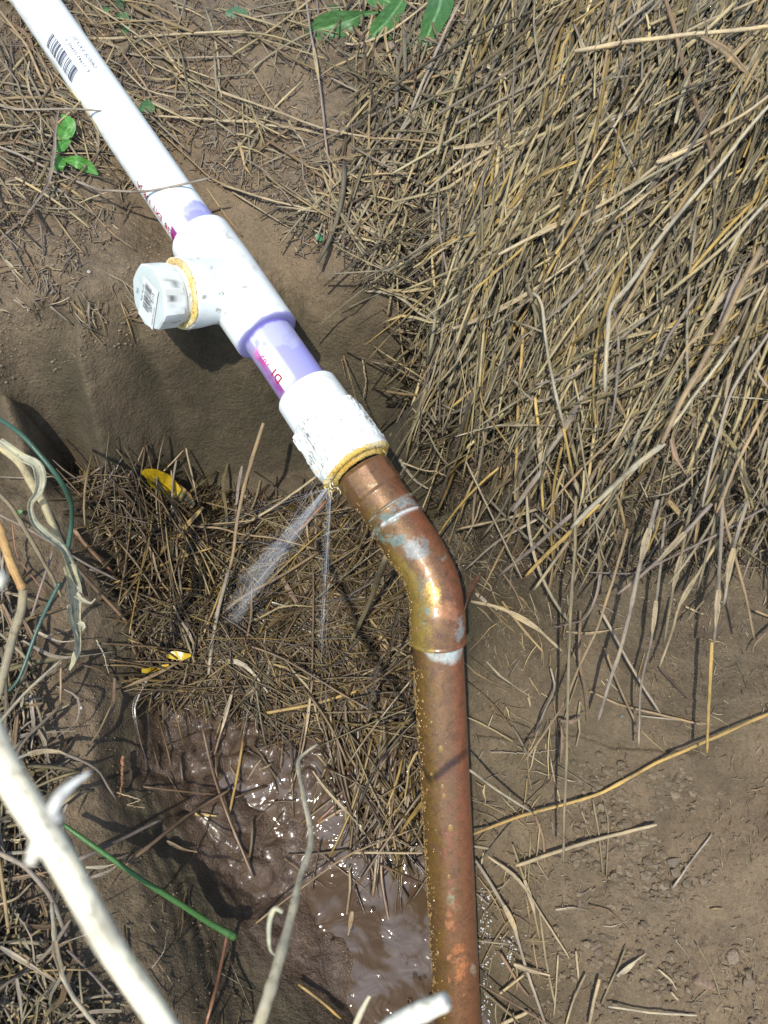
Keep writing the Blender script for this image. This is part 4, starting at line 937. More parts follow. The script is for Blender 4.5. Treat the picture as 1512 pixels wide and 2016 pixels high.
('br',[(1140,-20),(1100,200),(1050,420),(1010,660)],9,'O',12,14,0,'s'),('br',[(1390,-20),(1230,220),(1080,470),(1050,580),(985,775)],8,'P',18,12,0,'s'),('br',[(1240,-20),(1050,190),(900,330),(780,425)],10,'U',20,26,0,'s'),('br',[(1500,0),(1220,150),(1000,260),(850,320),(640,315)],6,'U',24,16,0,'s'),
('br',[(1010,60),(980,380),(950,640),(900,860),(890,1160)],8,'G',8,8,0,'s'),('br',[(700,500),(800,680),(900,850),(995,1000)],8,'G',10,14,0,'s'),('br',[(720,680),(780,850),(880,1065)],7,'T',8,8,0,'s'),('br',[(985,775),(1130,935)],9,'D',5,4,0,'b'),('br',[(645,890),(800,960),(1000,1010),(1200,1055)],7,'T',5,5,0,'s'),
('px',[(1540,1395),(1467,1425),(1345,1478),(1293,1500),(1183,1560),(1102,1585),(1022,1607),(932,1643)],9,'Y',6,4,0,'s'),('br',[(70,455),(220,490),(380,580),(510,695)],10,'P',8,5,0,'s'),('br',[(455,780),(475,880),(420,1000),(380,1120)],6,'G',12,14,0,'s'),('br',[(495,1035),(560,1040),(630,1000)],9,'B',14,12,0,'b'),
('br',[(600,500),(600,760),(630,900),(650,1065)],7,'B',10,16,0,'b'),('br',[(640,200),(700,260),(680,420),(620,540),(480,580)],8,'U',16,18,0,'b'),('br',[(110,325),(70,400),(35,510)],16,'R',16,22,0,'b'),('br',[(1110,480),(1200,515)],6,'P',3,3,0,'s'),('br',[(1450,500),(1560,540)],7,'T',8,8,0,'s'),('br',[(1560,560),(1450,660),(1435,705)],8,'B',12,8,0,'b'),
('br',[(530,600),(630,610),(800,580)],7,'T',8,8,0,'b'),('br',[(210,300),(280,400),(330,510)],6,'B',6,5,0,'s'),('br',[(90,415),(200,500)],9,'G',10,10,0,'b'),('br',[(1460,-10),(1300,330),(1110,560)],6,'O',12,8,0,'s'),('br',[(880,1010),(1060,1030),(1240,1055)],5,'G',3,3,0,'s'),('br',[(500,1235),(510,1100),(495,1030)],9,'B',14,14,0,'b'),
('bb',[(60,40),(200,140),(370,250)],8,'W',24,10,0,'s'),('bb',[(380,260),(420,380),(430,500)],9,'B',4,3,0,'s'),('bb',[(285,505),(450,450),(700,370),(970,305)],10,'P',5,6,0,'s'),('bb',[(660,180),(690,350),(710,555)],6,'O',3,3,0,'s'),('bb',[(715,200),(735,300),(725,560)],6,'O',3,3,0,'s'),
('bb',[(90,480),(180,620),(270,780),(330,980),(440,1290)],9,'G',6,4,0,'s'),('bb',[(270,400),(310,520),(370,700),(405,865)],7,'O',5,4,0,'s'),('bb',[(150,460),(290,560),(400,720),(545,950)],6,'P',5,4,0,'s'),('bb',[(1050,610),(1130,500),(1240,350)],6,'G',3,2,0,'s'),('bb',[(692,1055),(665,1160),(640,1290)],10,'P',6,6,0,'s'),
('bb',[(780,1045),(850,980),(920,925)],11,'W',3,3,0,'b'),('bb',[(735,1190),(960,1220),(1170,1230)],6,'W',3,3,0,'s'),('bb',[(1165,890),(1240,1030),(1280,1160)],4,'O',2,2,0,'s'),('bb',[(578,920),(590,1055)],7,'P',3,3,0,'s'),('bb',[(275,985),(370,1015),(450,1035)],11,'P',6,6,0,'b'),('bb',[(625,1035),(570,1150),(525,1290)],6,'P',4,4,0,'s'),
('bb',[(215,1275),(350,1215)],10,'P',4,4,0,'s'),('bb',[(205,1130),(325,1035)],7,'P',4,4,0,'s'),('bb',[(400,720),(430,950),(480,1200)],7,'O',3,3,0,'s'),('bb',[(110,1080),(300,1190),(470,1290)],5,'B',4,3,0,'s'),('bb',[(480,720),(560,712),(640,722)],6,'G',3,2,0,'b'),('bb',[(490,940),(480,1120),(470,1240)],5,'P',3,3,0,'s'),('bb',[(210,930),(300,1080),(350,1140)],9,'B',4,3,0,'s'),
('bb',[(980,1010),(1040,1060),(1070,1110)],6,'P',2,2,0,'b'),('bb',[(1040,1120),(1080,1160)],7,'P',2,2,0,'s'),('bb',[(700,1180),(780,1000),(820,900)],6,'O',3,2,0,'s'),('bb',[(640,700),(740,720),(840,820)],4,'B',2,2,0,'s'),
('le',[(-10,488),(80,590),(200,800),(300,980),(350,1085)],11,'O',40,22,0,'s'),('le',[(-10,610),(200,720),(380,830),(500,900),(660,985)],7,'U',18,10,0,'s'),('le',[(380,850),(520,1010),(650,1150),(750,1270)],10,'B',10,4,.7,'s'),('le',[(-10,1800),(150,1620),(345,1440)],9,'W',22,22,0,'s'),
('le',[(345,1440),(345,1690)],6,'T',20,8,0,'s'),('le',[(130,1330),(300,1420),(450,1420),(640,1395)],9,'G',18,20,0,'b'),('le',[(190,1270),(330,1335),(420,1330)],7,'G',16,18,0,'b'),('le',[(300,820),(240,1000),(175,1200)],7,'U',20,12,0,'s'),('le',[(450,2000),(560,1850),(640,1680)],6,'T',8,5,.2,'s'),
('le',[(40,1860),(200,1780),(390,1690)],6,'P',8,6,0,'s'),('le',[(70,660),(100,850),(260,1060)],4,'R',14,8,0,'s'),('le',[(0,400),(150,408),(310,400)],4,'G',14,10,0,'s'),('le',[(220,350),(300,400),(370,440)],5,'P',12,10,0,'s'),('le',[(410,690),(500,800),(650,960)],12,'R',6,4,.5,'s'),
('le',[(430,700),(480,780),(600,910)],6,'T',8,5,.2,'s'),('le',[(440,1460),(560,1490),(640,1560)],5,'B',6,4,.5,'s'),('le',[(650,1540),(640,1700),(560,1900)],9,'B',6,4,.6,'b'),('le',[(830,1555),(760,1700),(780,1850),(830,2016)],9,'D',6,4,.8,'b'),('le',[(170,1640),(190,1800),(175,1960)],10,'G',12,8,0,'b'),
('le',[(-10,1930),(150,1860),(430,1835)],9,'G',10,8,0,'b'),('le',[(320,1590),(440,1650),(440,1780),(320,1880)],5,'U',10,8,0,'b'),('le',[(130,1210),(190,1330),(250,1560)],9,'B',10,6,0,'b'),('le',[(10,1120),(80,1280),(100,1450)],13,'B',14,10,0,'b'),('le',[(20,840),(15,1100)],6,'U',20,16,0,'s'),
('bl',[(80,140),(200,90),(350,85),(520,150),(590,200),(640,290),(690,370)],8,'G',22,14,0,'s'),('bl',[(470,730),(700,620),(970,490)],10,'U',16,8,0,'s'),('bl',[(720,790),(900,640),(1100,480),(1360,320)],9,'B',12,8,.4,'s'),('bl',[(510,780),(620,770),(720,740)],8,'W',10,12,0,'b'),('bl',[(540,840),(650,800),(750,720)],8,'G',10,12,0,'b'),
('bl',[(-10,690),(150,770),(270,900),(330,1010),(400,1190)],13,'G',22,12,0,'s'),('bl',[(310,990),(330,1250),(370,1400),(450,1560),(590,1740)],12,'W',50,80,0,'s'),('bl',[(370,1230),(480,1190),(580,1155)],4,'W',14,10,0,'s'),('bl',[(0,1250),(150,1340),(380,1480)],12,'G',14,12,0,'b'),('bl',[(100,1440),(130,1600),(130,1740)],10,'G',14,14,0,'b'),
('bl',[(-10,860),(180,830),(360,790)],10,'T',12,12,0,'b'),('bl',[(-10,1000),(90,960),(190,860)],6,'P',14,12,0,'s'),('bl',[(400,1270),(560,1430),(690,1580)],7,'U',12,8,0,'s'),('bl',[(-10,700),(230,680)],10,'W',10,10,0,'s'),('bl',[(120,480),(150,560),(60,620)],9,'G',12,12,0,'b'),('bl',[(400,400),(350,520)],6,'G',14,14,0,'b'),
('mu',[(645,235),(620,400),(590,560)],7,'Y',6,5,.6,'s'),('mu',[(690,820),(590,580),(520,380),(470,180)],7,'B',5,6,.6,'s'),('mu',[(580,1050),(540,1250),(490,1439)],9,'R',4,3,.7,'s'),('mu',[(880,1270),(960,1330),(1060,1420)],8,'Y',4,4,.6,'s'),('mu',[(1240,100),(1245,330),(1230,560),(1190,900)],10,'T',8,5,.7,'s'),
('mu',[(1280,280),(1250,500),(1235,800),(1290,1140)],9,'B',8,4,.7,'s'),('mu',[(1330,350),(1300,700),(1320,1070)],6,'D',6,4,.8,'s'),('mu',[(1110,960),(1100,1010),(1090,1060)],12,'T',4,3,.5,'b'),('mu',[(1095,710),(1410,712)],6,'P',12,10,.3,'s'),('mu',[(1225,760),(1430,850)],6,'B',8,8,.5,'s'),
('mu',[(700,1010),(880,870),(1100,720),(1400,600)],5,'T',6,12,.3,'s'),('mu',[(1370,250),(1200,440),(1000,560),(960,585)],8,'T',10,5,.5,'s'),('mu',[(1100,350),(1060,480),(960,580)],10,'R',8,5,.6,'s'),('mu',[(990,200),(1060,440),(1160,640),(1190,900)],7,'D',6,4,.8,'s'),
('mu',[(1030,240),(1120,500),(1220,900)],6,'B',6,4,.7,'s'),('mu',[(1140,120),(1120,400),(1100,640)],9,'D',8,4,.8,'s'),('mu',[(1370,330),(1330,560),(1280,780)],7,'T',8,5,.6,'s'),('mu',[(940,-20),(900,250),(845,450)],5,'T',8,5,.4,'s'),('mu',[(640,260),(750,330),(800,470)],6,'D',4,4,.8,'s'),('mu',[(220,430),(380,450),(530,465)],5,'B',4,4,.6,'s'),
('mu',[(1095,770),(1100,860),(1080,1000)],8,'T',5,4,.5,'s'),('mu',[(1120,850),(1180,1020)],7,'D',4,3,.8,'s'),('mu',[(320,660),(380,690),(450,705)],9,'T',3,3,.5,'b'),('mu',[(440,545),(530,555)],10,'Y',3,3,.4,'b'),('mu',[(960,700),(1150,860),(1220,930)],4,'B',3,3,.5,'s'),('mu',[(590,1170),(690,1400)],5,'D',3,3,.8,'s'),('mu',[(1250,960),(1270,1080)],7,'D',4,3,.8,'s'),
('fl',[(800,-40),(720,220),(680,400),(660,560),(640,640)],10,'T',60,26,.2,'s'),('fl',[(640,640),(590,820),(560,1000),(545,1130)],10,'G',26,12,.4,'s'),('fl',[(640,650),(570,820),(510,970)],6,'Y',20,10,.3,'s'),('fl',[(1050,205),(850,350),(690,440)],7,'P',20,10,.2,'s'),('fl',[(1090,320),(1020,400),(950,470)],9,'R',16,12,.4,'s'),
('fl',[(560,540),(400,590),(250,650),(90,710)],6,'Y',8,6,.4,'s'),('fl',[(520,350),(440,440),(300,590),(180,720),(110,800)],12,'Y',8,6,.6,'b'),('fl',[(390,400),(470,440),(600,450),(700,480),(850,500),(1050,550)],6,'T',8,8,.4,'s'),('fl',[(1060,560),(900,660),(700,770),(590,860)],8,'T',8,8,.5,'s'),
('fl',[(1370,580),(1300,780),(1210,980)],15,'O',12,8,.4,'s'),('fl',[(885,680),(960,800),(1030,880)],13,'B',8,8,.6,'b'),('fl',[(745,700),(740,860),(700,1050),(640,1250),(570,1500)],6,'B',12,6,.6,'s'),('fl',[(1030,640),(1030,900),(1020,1200),(960,1530)],5,'B',14,6,.5,'s'),('fl',[(585,1065),(690,1070),(760,1130),(820,1210)],12,'W',8,8,.3,'b'),
('fl',[(800,1310),(1050,1260),(1240,1200)],9,'Y',8,8,.4,'s'),('fl',[(-10,640),(60,660),(125,690)],7,'U',10,8,.2,'s'),('fl',[(185,395),(160,600),(160,800)],9,'D',8,6,.8,'s'),('fl',[(40,400),(110,520),(130,700)],6,'B',6,5,.6,'s'),('fl',[(395,130),(375,250),(380,390)],6,'U',18,10,.2,'s'),('fl',[(372,180),(378,390)],4,'P',16,10,.2,'s'),
('fl',[(440,75),(475,230),(500,350)],5,'P',10,6,.2,'s'),('fl',[(330,190),(430,85)],3,'P',6,5,.2,'s'),('fl',[(390,380),(400,600),(440,890)],6,'G',6,5,.5,'s'),('fl',[(60,180),(150,290),(260,340),(400,390)],9,'D',6,6,.8,'b'),('fl',[(830,870),(940,960),(1070,1100)],8,'T',6,6,.5,'s'),('fl',[(720,990),(900,1060),(1150,1210),(1480,1400)],6,'B',6,8,.6,'s'),
('fl',[(1330,900),(1400,1100),(1400,1200)],14,'T',6,5,.5,'s'),('fl',[(140,1190),(260,1150),(420,1070),(540,1000)],8,'T',7,6,.5,'b'),('fl',[(250,1160),(400,1100),(560,1070)],10,'D',6,5,.8,'b'),('fl',[(1480,1040),(1380,1120),(1230,1220)],6,'T',8,6,.4,'s'),('fl',[(1140,640),(1090,760),(1080,900)],6,'G',6,6,.4,'s'),('fl',[(380,860),(470,980),(560,1080)],9,'T',6,6,.5,'s'),
('fl',[(930,880),(840,1050),(790,1160)],6,'D',6,6,.8,'s'),('fl',[(1250,1180),(1230,1340),(1280,1500)],8,'O',6,6,.5,'s'),('fl',[(940,600),(980,720),(1050,760),(1290,780)],6,'T',6,6,.4,'s'),('fl',[(1000,410),(1010,540)],6,'T',10,6,.3,'s'),('fl',[(700,160),(680,270),(665,420)],8,'U',14,8,.2,'b'),('fl',[(1210,480),(1130,700),(1060,800)],7,'B',6,6,.5,'s'),
]
LM = [('printed pipe end',130,100),('red lettering',285,380),('seedling',140,300),('tee',470,560),('octagonal plug',300,585),('purple-primed pipe',560,700),('white adapter',660,850),('copper elbow',850,1120),
      ('upper copper pipe',870,1400),('middle copper pipe',885,1650),('lower copper pipe',900,1900),('yellow leaf',320,960),('torn yellow leaf',330,1290),('leafy weed',740,40),('water jets',560,1100),('muddy pool',700,1850),('mud clods',450,1550),
      ('cut green stem',320,1740),('curved green stem',120,950),('largest pebble',1320,1690),('bank crack',1230,1470),('heap\'s far corner',1430,80),('heap middle',1200,400),('heap\'s front edge',1150,950),('heap shoulder',1000,150),('heap\'s left flank',930,560),
      ('heap\'s right end',1450,800),('bare soil patch',640,250),('bottom left corner',80,1900),('back wall',400,800),('right wall',1300,1200),('near left bank',120,1500),('bottom right corner',1400,1950),('heap\'s steep front',1300,650),('top edge centre',900,30),('wet straw mat',650,1300)]
def place(u, v):
    n, a, b = min(LM, key=lambda l: math.hypot(l[1]-u, l[2]-v)); dx, dy = u-a, v-b
    if math.hypot(dx, dy) < 45: w_ = 'at'
    elif abs(dx) > abs(dy)*2.4: w_ = 'right of' if dx > 0 else 'left of'
    elif abs(dy) > abs(dx)*2.4: w_ = 'below' if dy > 0 else 'above'
    else: w_ = ('below right of' if dx > 0 else 'below left of') if dy > 0 else ('above right of' if dx > 0 else 'above left of')
    return w_+' the '+n
LAB = []
def describe(pts, tone, kind, Lpx):
    (u0, v0), (u1, v1) = pts[0], pts[-1]
    if v1 < v0: u0, v0, u1, v1 = u1, v1, u0, v0
    ang = math.degrees(math.atan2(v1-v0, u1-u0))
    pose = 'lying level' if ang < 15 or ang > 165 else 'slanting rightward' if ang < 45 else 'steeply slanting rightward' if ang < 80 else 'pointing downward' if ang < 100 else 'steeply slanting leftward' if ang < 135 else 'slanting leftward'
    size = 'short' if Lpx < 110 else 'very long' if Lpx > 480 else 'long' if Lpx > 300 else 'medium'
    um, vm = pts[len(pts)//2]
    return f"{size} {TONE[tone][1]} {'stalk' if kind == 's' else 'blade'} {pose} {place(um, vm)}", um, vm
def tag_straw(o, pts, tone, kind, L):
    s, um, vm = describe(pts, tone, kind, L); LAB.append([s, um, vm, o]); tag(o, s, 'straw' if kind == 's' else 'dry grass')
def settle_labels():
    by = {}
    for e in LAB: by.setdefault(e[0], []).append(e)
    for s, es in by.items():
        if len(es) < 2: continue
        xs = [e[1] for e in es]; ys = [e[2] for e in es]; hor = max(xs)-min(xs) >= max(ys)-min(ys)
        es.sort(key=lambda e: e[1] if hor else e[2]); n = len(es)
        w_ = {2: ['left', 'right'] if hor else ['upper', 'lower'], 3: ['left', 'middle', 'right'] if hor else ['upper', 'middle', 'lower']}.get(n)
        if w_ is None:
            o_ = ['first', 'second', 'third', 'fourth', 'fifth', 'sixth', 'seventh', 'eighth', 'ninth', 'tenth'][:n]; w_ = [x+(' from left' if hor else ' from top') for x in o_]
            w_ += ['last']*(n-len(w_))
        for e, x in zip(es, w_): e[3]['label'] = x+' '+s
def path3(pts, h0, h1, n, wpx, floaty=True):
    Q_ = np.array(pts, float); sl_ = np.concatenate([[0], np.cumsum(np.hypot(*np.diff(Q_, axis=0).T))]); t_ = np.linspace(0, sl_[-1], n); P2 = np.stack([np.interp(t_, sl_, Q_[:, 0]), np.interp(t_, sl_, Q_[:, 1])], 1)
    P2 = .35*P2+.65*catmull(np.array([(a, b, 0) for a, b in pts], float), n)[:, :2]
    D = dep(P2[:, 0], P2[:, 1]); t = np.linspace(0, 1, n)
    d0 = np.median(D[:2])-h0/1000; d1 = np.median(D[-2:])-h1/1000
    lin = 1/((1-t)/d0+t/d1)
    # follow the ground loosely, spring over hollows, never dip below it
    k = max(3, n//3)|1; pad = np.pad(D, k//2, mode='edge'); Dm = np.array([pad[i:i+k].min() for i in range(n)]); Dm = np.convolve(np.pad(Dm, k//2, mode='edge'), np.ones(k)/k, 'valid')
    touch = Dm-.002; sag = Dm-(h0*(1-t)+h1*t)/1000
    d = np.minimum(lin*.75+sag*.25, touch) if floaty else np.minimum(lin, touch)
    d = np.minimum(d, D-.0006-wpx/2*d/FPX)
    d = np.convolve(np.pad(d, 2, mode='edge'), np.ones(5)/5, 'valid') if n > 6 else d
    return c2w(P2[:, 0], P2[:, 1], d), d
def stalk_to(mb, P, d, wpx, tone, wet, kind, rr, seed):
    n = len(P); base = np.array(TONE[tone][0] if isinstance(tone, str) else tone)
    base = base*(1+rr.uniform(-.12, .12)); t = np.linspace(0, 1, n)
    c = np.tile([*base, wet], (n, 1)); c[:, :3] *= (1+.22*vnoise(t*3+seed, t*0+seed, seed=3))[:, None]*(1-.25*wet)
    r = wpx/2*np.mean(d)/FPX*.9
    if kind == 's':
        R = r*(1-.18*t)*np.ones(n); 
        for k in range(1, 4):
            x = (k+rr.uniform(-.3, .3))/4
            if len(P) > 10: R *= 1+.28*np.exp(-((t-x)/.018)**2)
        R[0] *= .8; R[-1] *= .75
        tube(mb, P, R, 7, c, True, seed, rr.uniform(.7, 1.0))
    else:
        W = 2*r*np.sin(np.clip(t*1.15+.12, 0, 1)*math.pi*.82+.25)*(1+.12*np.sin(t*9+seed)); W = np.maximum(W, r*.35)
        ribbon(mb, P, W, c, vee=rr.uniform(.12, .4), seed=seed, twist=rr.uniform(-1.3, 1.3))
rr = random.Random(21)
for i, (crop, pts, wpx, tone, h0, h1, wet, kind) in enumerate(TR):
    ox, oy, s = SC[crop]; lift = 15 if crop in ('tr', 'mr') or (crop == 'br' and pts[0][1] < 160) else 0; h0 += lift; h1 += lift*(1 if crop != 'br' else .4); pts = [(ox+a/s, oy+b/s) for a, b in pts]
    Lp = sum(math.hypot(a[0]-b[0], a[1]-b[1]) for a, b in zip(pts[:-1], pts[1:])); n = int(max(8, min(40, Lp/14)))
    P, d = path3(pts, h0, h1, n, wpx); wob = wpx*.06/1000
    P = P+np.cumsum(RNG.normal(0, .00012, P.shape), axis=0)*.8
    mb = MB(); stalk_to(mb, P, d, wpx*.88, tone, wet, kind, rr, i*1.7)
    if kind == 's' and rr.random() < .35 and n > 12:      # a papery sheath still clinging to the stalk
        j = rr.randrange(2, n-7); Q = P[j:j+6]+(CAM-P[j:j+6])*.002; ribbon(mb, Q, np.array([1.6, 2.2, 2.3, 2., 1.4, .5])*wpx/2*np.mean(d)/FPX, (*(np.array(TONE['P'][0])*.85), wet), seed=i, vee=.3)
    o = mb.build('straw_stalk' if kind == 's' else 'grass_blade', M['straw'])
    tag_straw(o, pts, tone, kind, Lp)
NIND = [len([1 for t in TR if t[7] == 's']), len([1 for t in TR if t[7] == 'b'])]

# ---- the mass: regions of the ground and how straw lies on them
def inpoly(u, v, poly):
    r = False; n = len(poly)
    for i in range(n):
        (a, b), (c, d) = poly[i], poly[(i+1) % n]
        if (b > v) != (d > v) and u < (c-a)*(v-b)/(d-b)+a: r = not r
    return r
REG = {
 'heap': dict(poly=[(900,-230),(1800,-230),(1800,1000),(1512,960),(1250,960),(1050,930),(900,880),(830,800),(870,560),(930,330)], n=2400, L=(90, 430), w=(3, 7), ang=[(118, 14, .6), (98, 12, .2), (148, 12, .12), (70, 25, .08)], h=(0, 7), tone='PGTPGOOPGTOGGO', blade=.38, wet=0, kinds=0),
 'edge': dict(poly=[(700,-230),(950,-230),(950,350),(870,600),(840,820),(930,1000),(790,800),(790,560),(620,420),(700,200)], n=1000, L=(40, 260), w=(3, 7), ang=[(120, 18, .5), (95, 15, .2), (30, 25, .3)], h=(0, 8), tone='PGTGUGPOB', blade=.35, wet=0),
 'hang': dict(poly=[(880,860),(1000,920),(1512,920),(1650,960),(1600,1080),(1350,1060),(1200,1120),(1050,1110),(920,1060)], n=150, L=(70, 300), w=(4, 9), ang=[(105, 10, .5), (125, 14, .35), (75, 15, .15)], h=(3, 26), tone='PGTGOUTYG', blade=.25, wet=0),
 'topleft': dict(poly=[(-250,-230),(760,-230),(740,100),(560,120),(430,60),(480,200),(700,320),(760,520),(560,420),(430,260),(330,250),(250,250),(120,420),(0,420),(-250,480)], n=1300, L=(35, 230), w=(3, 6.5), ang=[(28, 14, .4), (60, 15, .3), (0, 15, .15), (120, 20, .15)], h=(0, 5), tone='PGTUGPGB', blade=.3, wet=0),
 'leftwall': dict(poly=[(-200,420),(60,440),(200,560),(330,560),(250,660),(130,640),(-200,560)], n=90, L=(20, 110), w=(3, 5), ang=[(60, 20, .5), (20, 30, .5)], h=(0, 2), tone='TUGB', blade=.3, wet=0),
 'floor': dict(poly=[(150,935),(330,960),(420,1010),(640,1000),(690,1060),(780,1180),(830,1300),(840,1480),(640,1420),(560,1480),(470,1370),(300,1370),(260,1270),(270,1150),(200,1030)], n=2900, L=(30, 230), w=(2, 4.6), ang=[(150, 25, .35), (30, 30, .3), (90, 22, .2), (60, 25, .15)], h=(0, 7), tone='BTDPBOTBDYT', blade=.25, wet=.65),
 'bundle': dict(poly=[(640,1400),(840,1400),(835,1640),(800,1720),(700,1640),(640,1520)], n=210, L=(60, 260), w=(4, 8), ang=[(85, 10, .4), (115, 12, .35), (60, 14, .25)], h=(1, 12), tone='TBPDBYT', blade=.2, wet=.7),
 'nearleft': dict(poly=[(-230,1100),(20,1150),(80,1400),(110,1560),(60,1700),(110,1850),(200,2000),(230,2240),(-230,2240)], n=1300, L=(40, 240), w=(3, 10), ang=[(150, 22, .4), (60, 25, .3), (100, 25, .3)], h=(0, 12), tone='GPGUBOTG', blade=.5, wet=0),
 'rightledge': dict(poly=[(935,1150),(1120,1180),(1160,1500),(1060,1760),(1100,2250),(960,2250),(940,1700)], n=210, L=(20, 130), w=(2, 5), ang=[(80, 25, .4), (110, 20, .3), (30, 25, .3)], h=(0, 4), tone='GOPTB', blade=.3, wet=0),
 'rightfar': dict(poly=[(1060,1200),(1800,1200),(1800,2250),(1060,2250)], n=80, L=(12, 70), w=(1.5, 3.5), ang=[(80, 50, .6), (20, 30, .4)], h=(0, 1), tone='GPWTB', blade=.3, wet=0),
 'mudbits': dict(poly=[(260,1350),(650,1400),(830,1650),(830,1760),(560,1720),(430,1720),(330,1600)], n=60, L=(25, 130), w=(2.5, 5), ang=[(70, 30, .5), (130, 20, .5)], h=(0, 3), tone='TBDT', blade=.2, wet=.7),
 'nearfront': dict(poly=[(230,1640),(430,1850),(620,2250),(230,2250)], n=90, L=(20, 120), w=(2, 4), ang=[(110, 40, 1)], h=(0, 2), tone='BGTD', blade=.3, wet=.3),
}
cand = []
for rn, R_ in REG.items():
    poly = R_['poly']; us = [p[0] for p in poly]; vs_ = [p[1] for p in poly]; k = 0; rr = random.Random(len(rn)*31+R_['n'])
    while k < R_['n']:
        u, v = rr.uniform(min(us), max(us)), rr.uniform(min(vs_), max(vs_))
        if not inpoly(u, v, poly): continue
        if rn in ('topleft', 'edge') and vnoise(np.array([u/70.]), np.array([v/70.]), seed=5)[0] < rr.uniform(-.7, .1): k += .5; continue
        k += 1
        x = rr.random(); acc = 0
        for a_, s_, p_ in R_['ang']:
            acc += p_
            if x <= acc: break
        ang = math.radians(rr.gauss(a_, s_)); L = R_['L'][0]+(R_['L'][1]-R_['L'][0])*rr.random()**2.0
        wv = rr.uniform(*R_['w'])*(.75+.25*min(1, L/120))*(1.7 if rr.random() < .07 else 1); kind = 'b' if rr.random() < R_['blade'] else 's'
        cand.append((rn, u, v, ang, L, wv, kind, rr.choice(R_['tone']), rr.uniform(*R_['h']) if rn != 'heap' else R_['h'][1]*rr.random()**1.6, R_['wet']))
# the heap's upper layer: long strands lying together in bundles that fan down to the left
rr = random.Random(99); hp = [(980,-260),(1850,-260),(1850,960),(1512,930),(1250,900),(1060,860),(930,800),(880,640),(930,400)]
for b in range(150):
    while True:
        u, v = rr.uniform(850, 1800), rr.uniform(-260, 960)
        if inpoly(u, v, hp): break
    low = min(1, max(0, (v-300)/500)); a0 = rr.gauss(118-6*low, 9) if rr.random() < .72 else rr.gauss(97, 6) if rr.random() < .6 else rr.gauss(147, 7)
    Lb = rr.uniform(240, 620); hb = rr.uniform(3, 11); tb = rr.choice(['PGO', 'PPT', 'GOG', 'OPY', 'GUP', 'WPG', 'TYP', 'OGO'])
    if v > 620: Lb *= .75
    for k in range(rr.randint(7, 19) if v < 650 else rr.randint(4, 9)):
        o = rr.gauss(0, 24); a = math.radians(a0+rr.gauss(0, 4.5)); L = Lb*rr.uniform(.45, 1.15); sh = rr.gauss(0, .22)*Lb
        cand.append(('heap', u-math.sin(a)*o+math.cos(a)*sh, v+math.cos(a)*o+math.sin(a)*sh, a, L, rr.uniform(2.6, 7.0)*(1.6 if rr.random() < .12 else 1), 'b' if rr.random() < .35 else 's', rr.choice(tb), hb+rr.uniform(-3, 3), 0))
rr = random.Random(31)
for b in range(95):
    while True:
        u, v = rr.uniform(900, 1750), rr.uniform(-150, 820)
        if inpoly(u, v, hp): break
    a0 = rr.choice([118, 124, 138, 144, 100, 112]); a = math.radians(rr.gauss(a0, 5)); L = rr.uniform(330, 680)*(1 if v < 550 else .7)
    cand.append(('heap', u, v, a, L, rr.uniform(6, 9.5), 'b' if rr.random() < .15 else 's', rr.choice('PPWYGPTU'), rr.uniform(11, 17), 0))
def mass_stalk(mb, cdt, i):
    rn, u, v, ang, L, wv, kind, tone, h, wet = cdt; rr = random.Random(i*13+1)
    n = int(max(4, min(18, L/24))); t = np.linspace(-.5, .5, n)
    bend = rr.gauss(0, .035)*L; kx = math.cos(ang); ky = math.sin(ang)
    off = bend*(1-4*t*t)
    if rr.random() < .22 and n > 5:   # a kink at a node
        kk = rr.uniform(-.2, .3); off = off+np.clip(t-kk, 0, None)*rr.gauss(0, .3)*L
    if kind == 'b': off = off+L*.035*np.sin(t*rr.uniform(4, 11)+rr.random()*6)
    U_ = u+kx*t*L-ky*off; V_ = v+ky*t*L+kx*off
    D = dep(U_, V_, GROUND_DEP)
    # a straight piece rests on the highest spots it meets
    A = np.polyfit(t, D, 1); lin = np.polyval(A, t); res = np.max(np.maximum(lin-D, 0)); res = min(res, .014)
    d = lin-res-h/1000*(1+.5*t*rr.uniform(-1, 1))-.0006
    
    P = c2w(U_, V_, d); c = np.array(TONE[tone][0])*(rr.uniform(.42, 1.35) if rr.random() < .75 else rr.uniform(1.1, 1.6))*(.72 if rn in ('heap', 'edge', 'topleft') else .55 if wet else .8)
    c = np.minimum(c, .62)*np.array([.98, .99, .86])
    stalk_to(mb, P, d, wv, tuple(c), wet*rr.uniform(.5, 1.2), kind, rr, i*.37)
def lowend(c): return max(c[2]+math.sin(c[3])*c[4]/2, c[2]-math.sin(c[3])*c[4]/2)
rr = random.Random(17)
cand = [c for c in cand if c[0] != 'heap' or lowend(c) < 900+rr.random()**2*190]
# the pieces that show largest are things of their own; the rest of each patch is one mass
order = sorted(range(len(cand)), key=lambda i: -(cand[i][4]*cand[i][5]*(1 if 0 < cand[i][1] < 1512 and 0 < cand[i][2] < 2016 else 0)*(1+cand[i][8]/10)))
own = set(); cnt = {'s': NIND[0], 'b': NIND[1]}
for i in order:
    k = cand[i][6]
    if cnt[k] < 300: own.add(i); cnt[k] += 1
    if cnt['s'] >= 300 and cnt['b'] >= 300: break
RNAME = {'heap': 'in the thick heap of straw on the right bank', 'edge': 'in the loose straw along the left edge of the heap', 'hang': 'hanging over the right wall of the trench', 'topleft': 'in the thin litter on the soil behind the pipe', 'leftwall': 'on the soil left of the plug', 'floor': 'in the wet straw on the trench floor',
         'bundle': 'in the wet bundle left of the copper pipe', 'nearleft': 'in the grey tangle on the near left bank', 'rightledge': 'on the bank right of the copper pipe', 'rightfar': 'on the right ledge', 'mudbits': 'stuck in the mud clods', 'nearfront': 'on the slope at the bottom'}
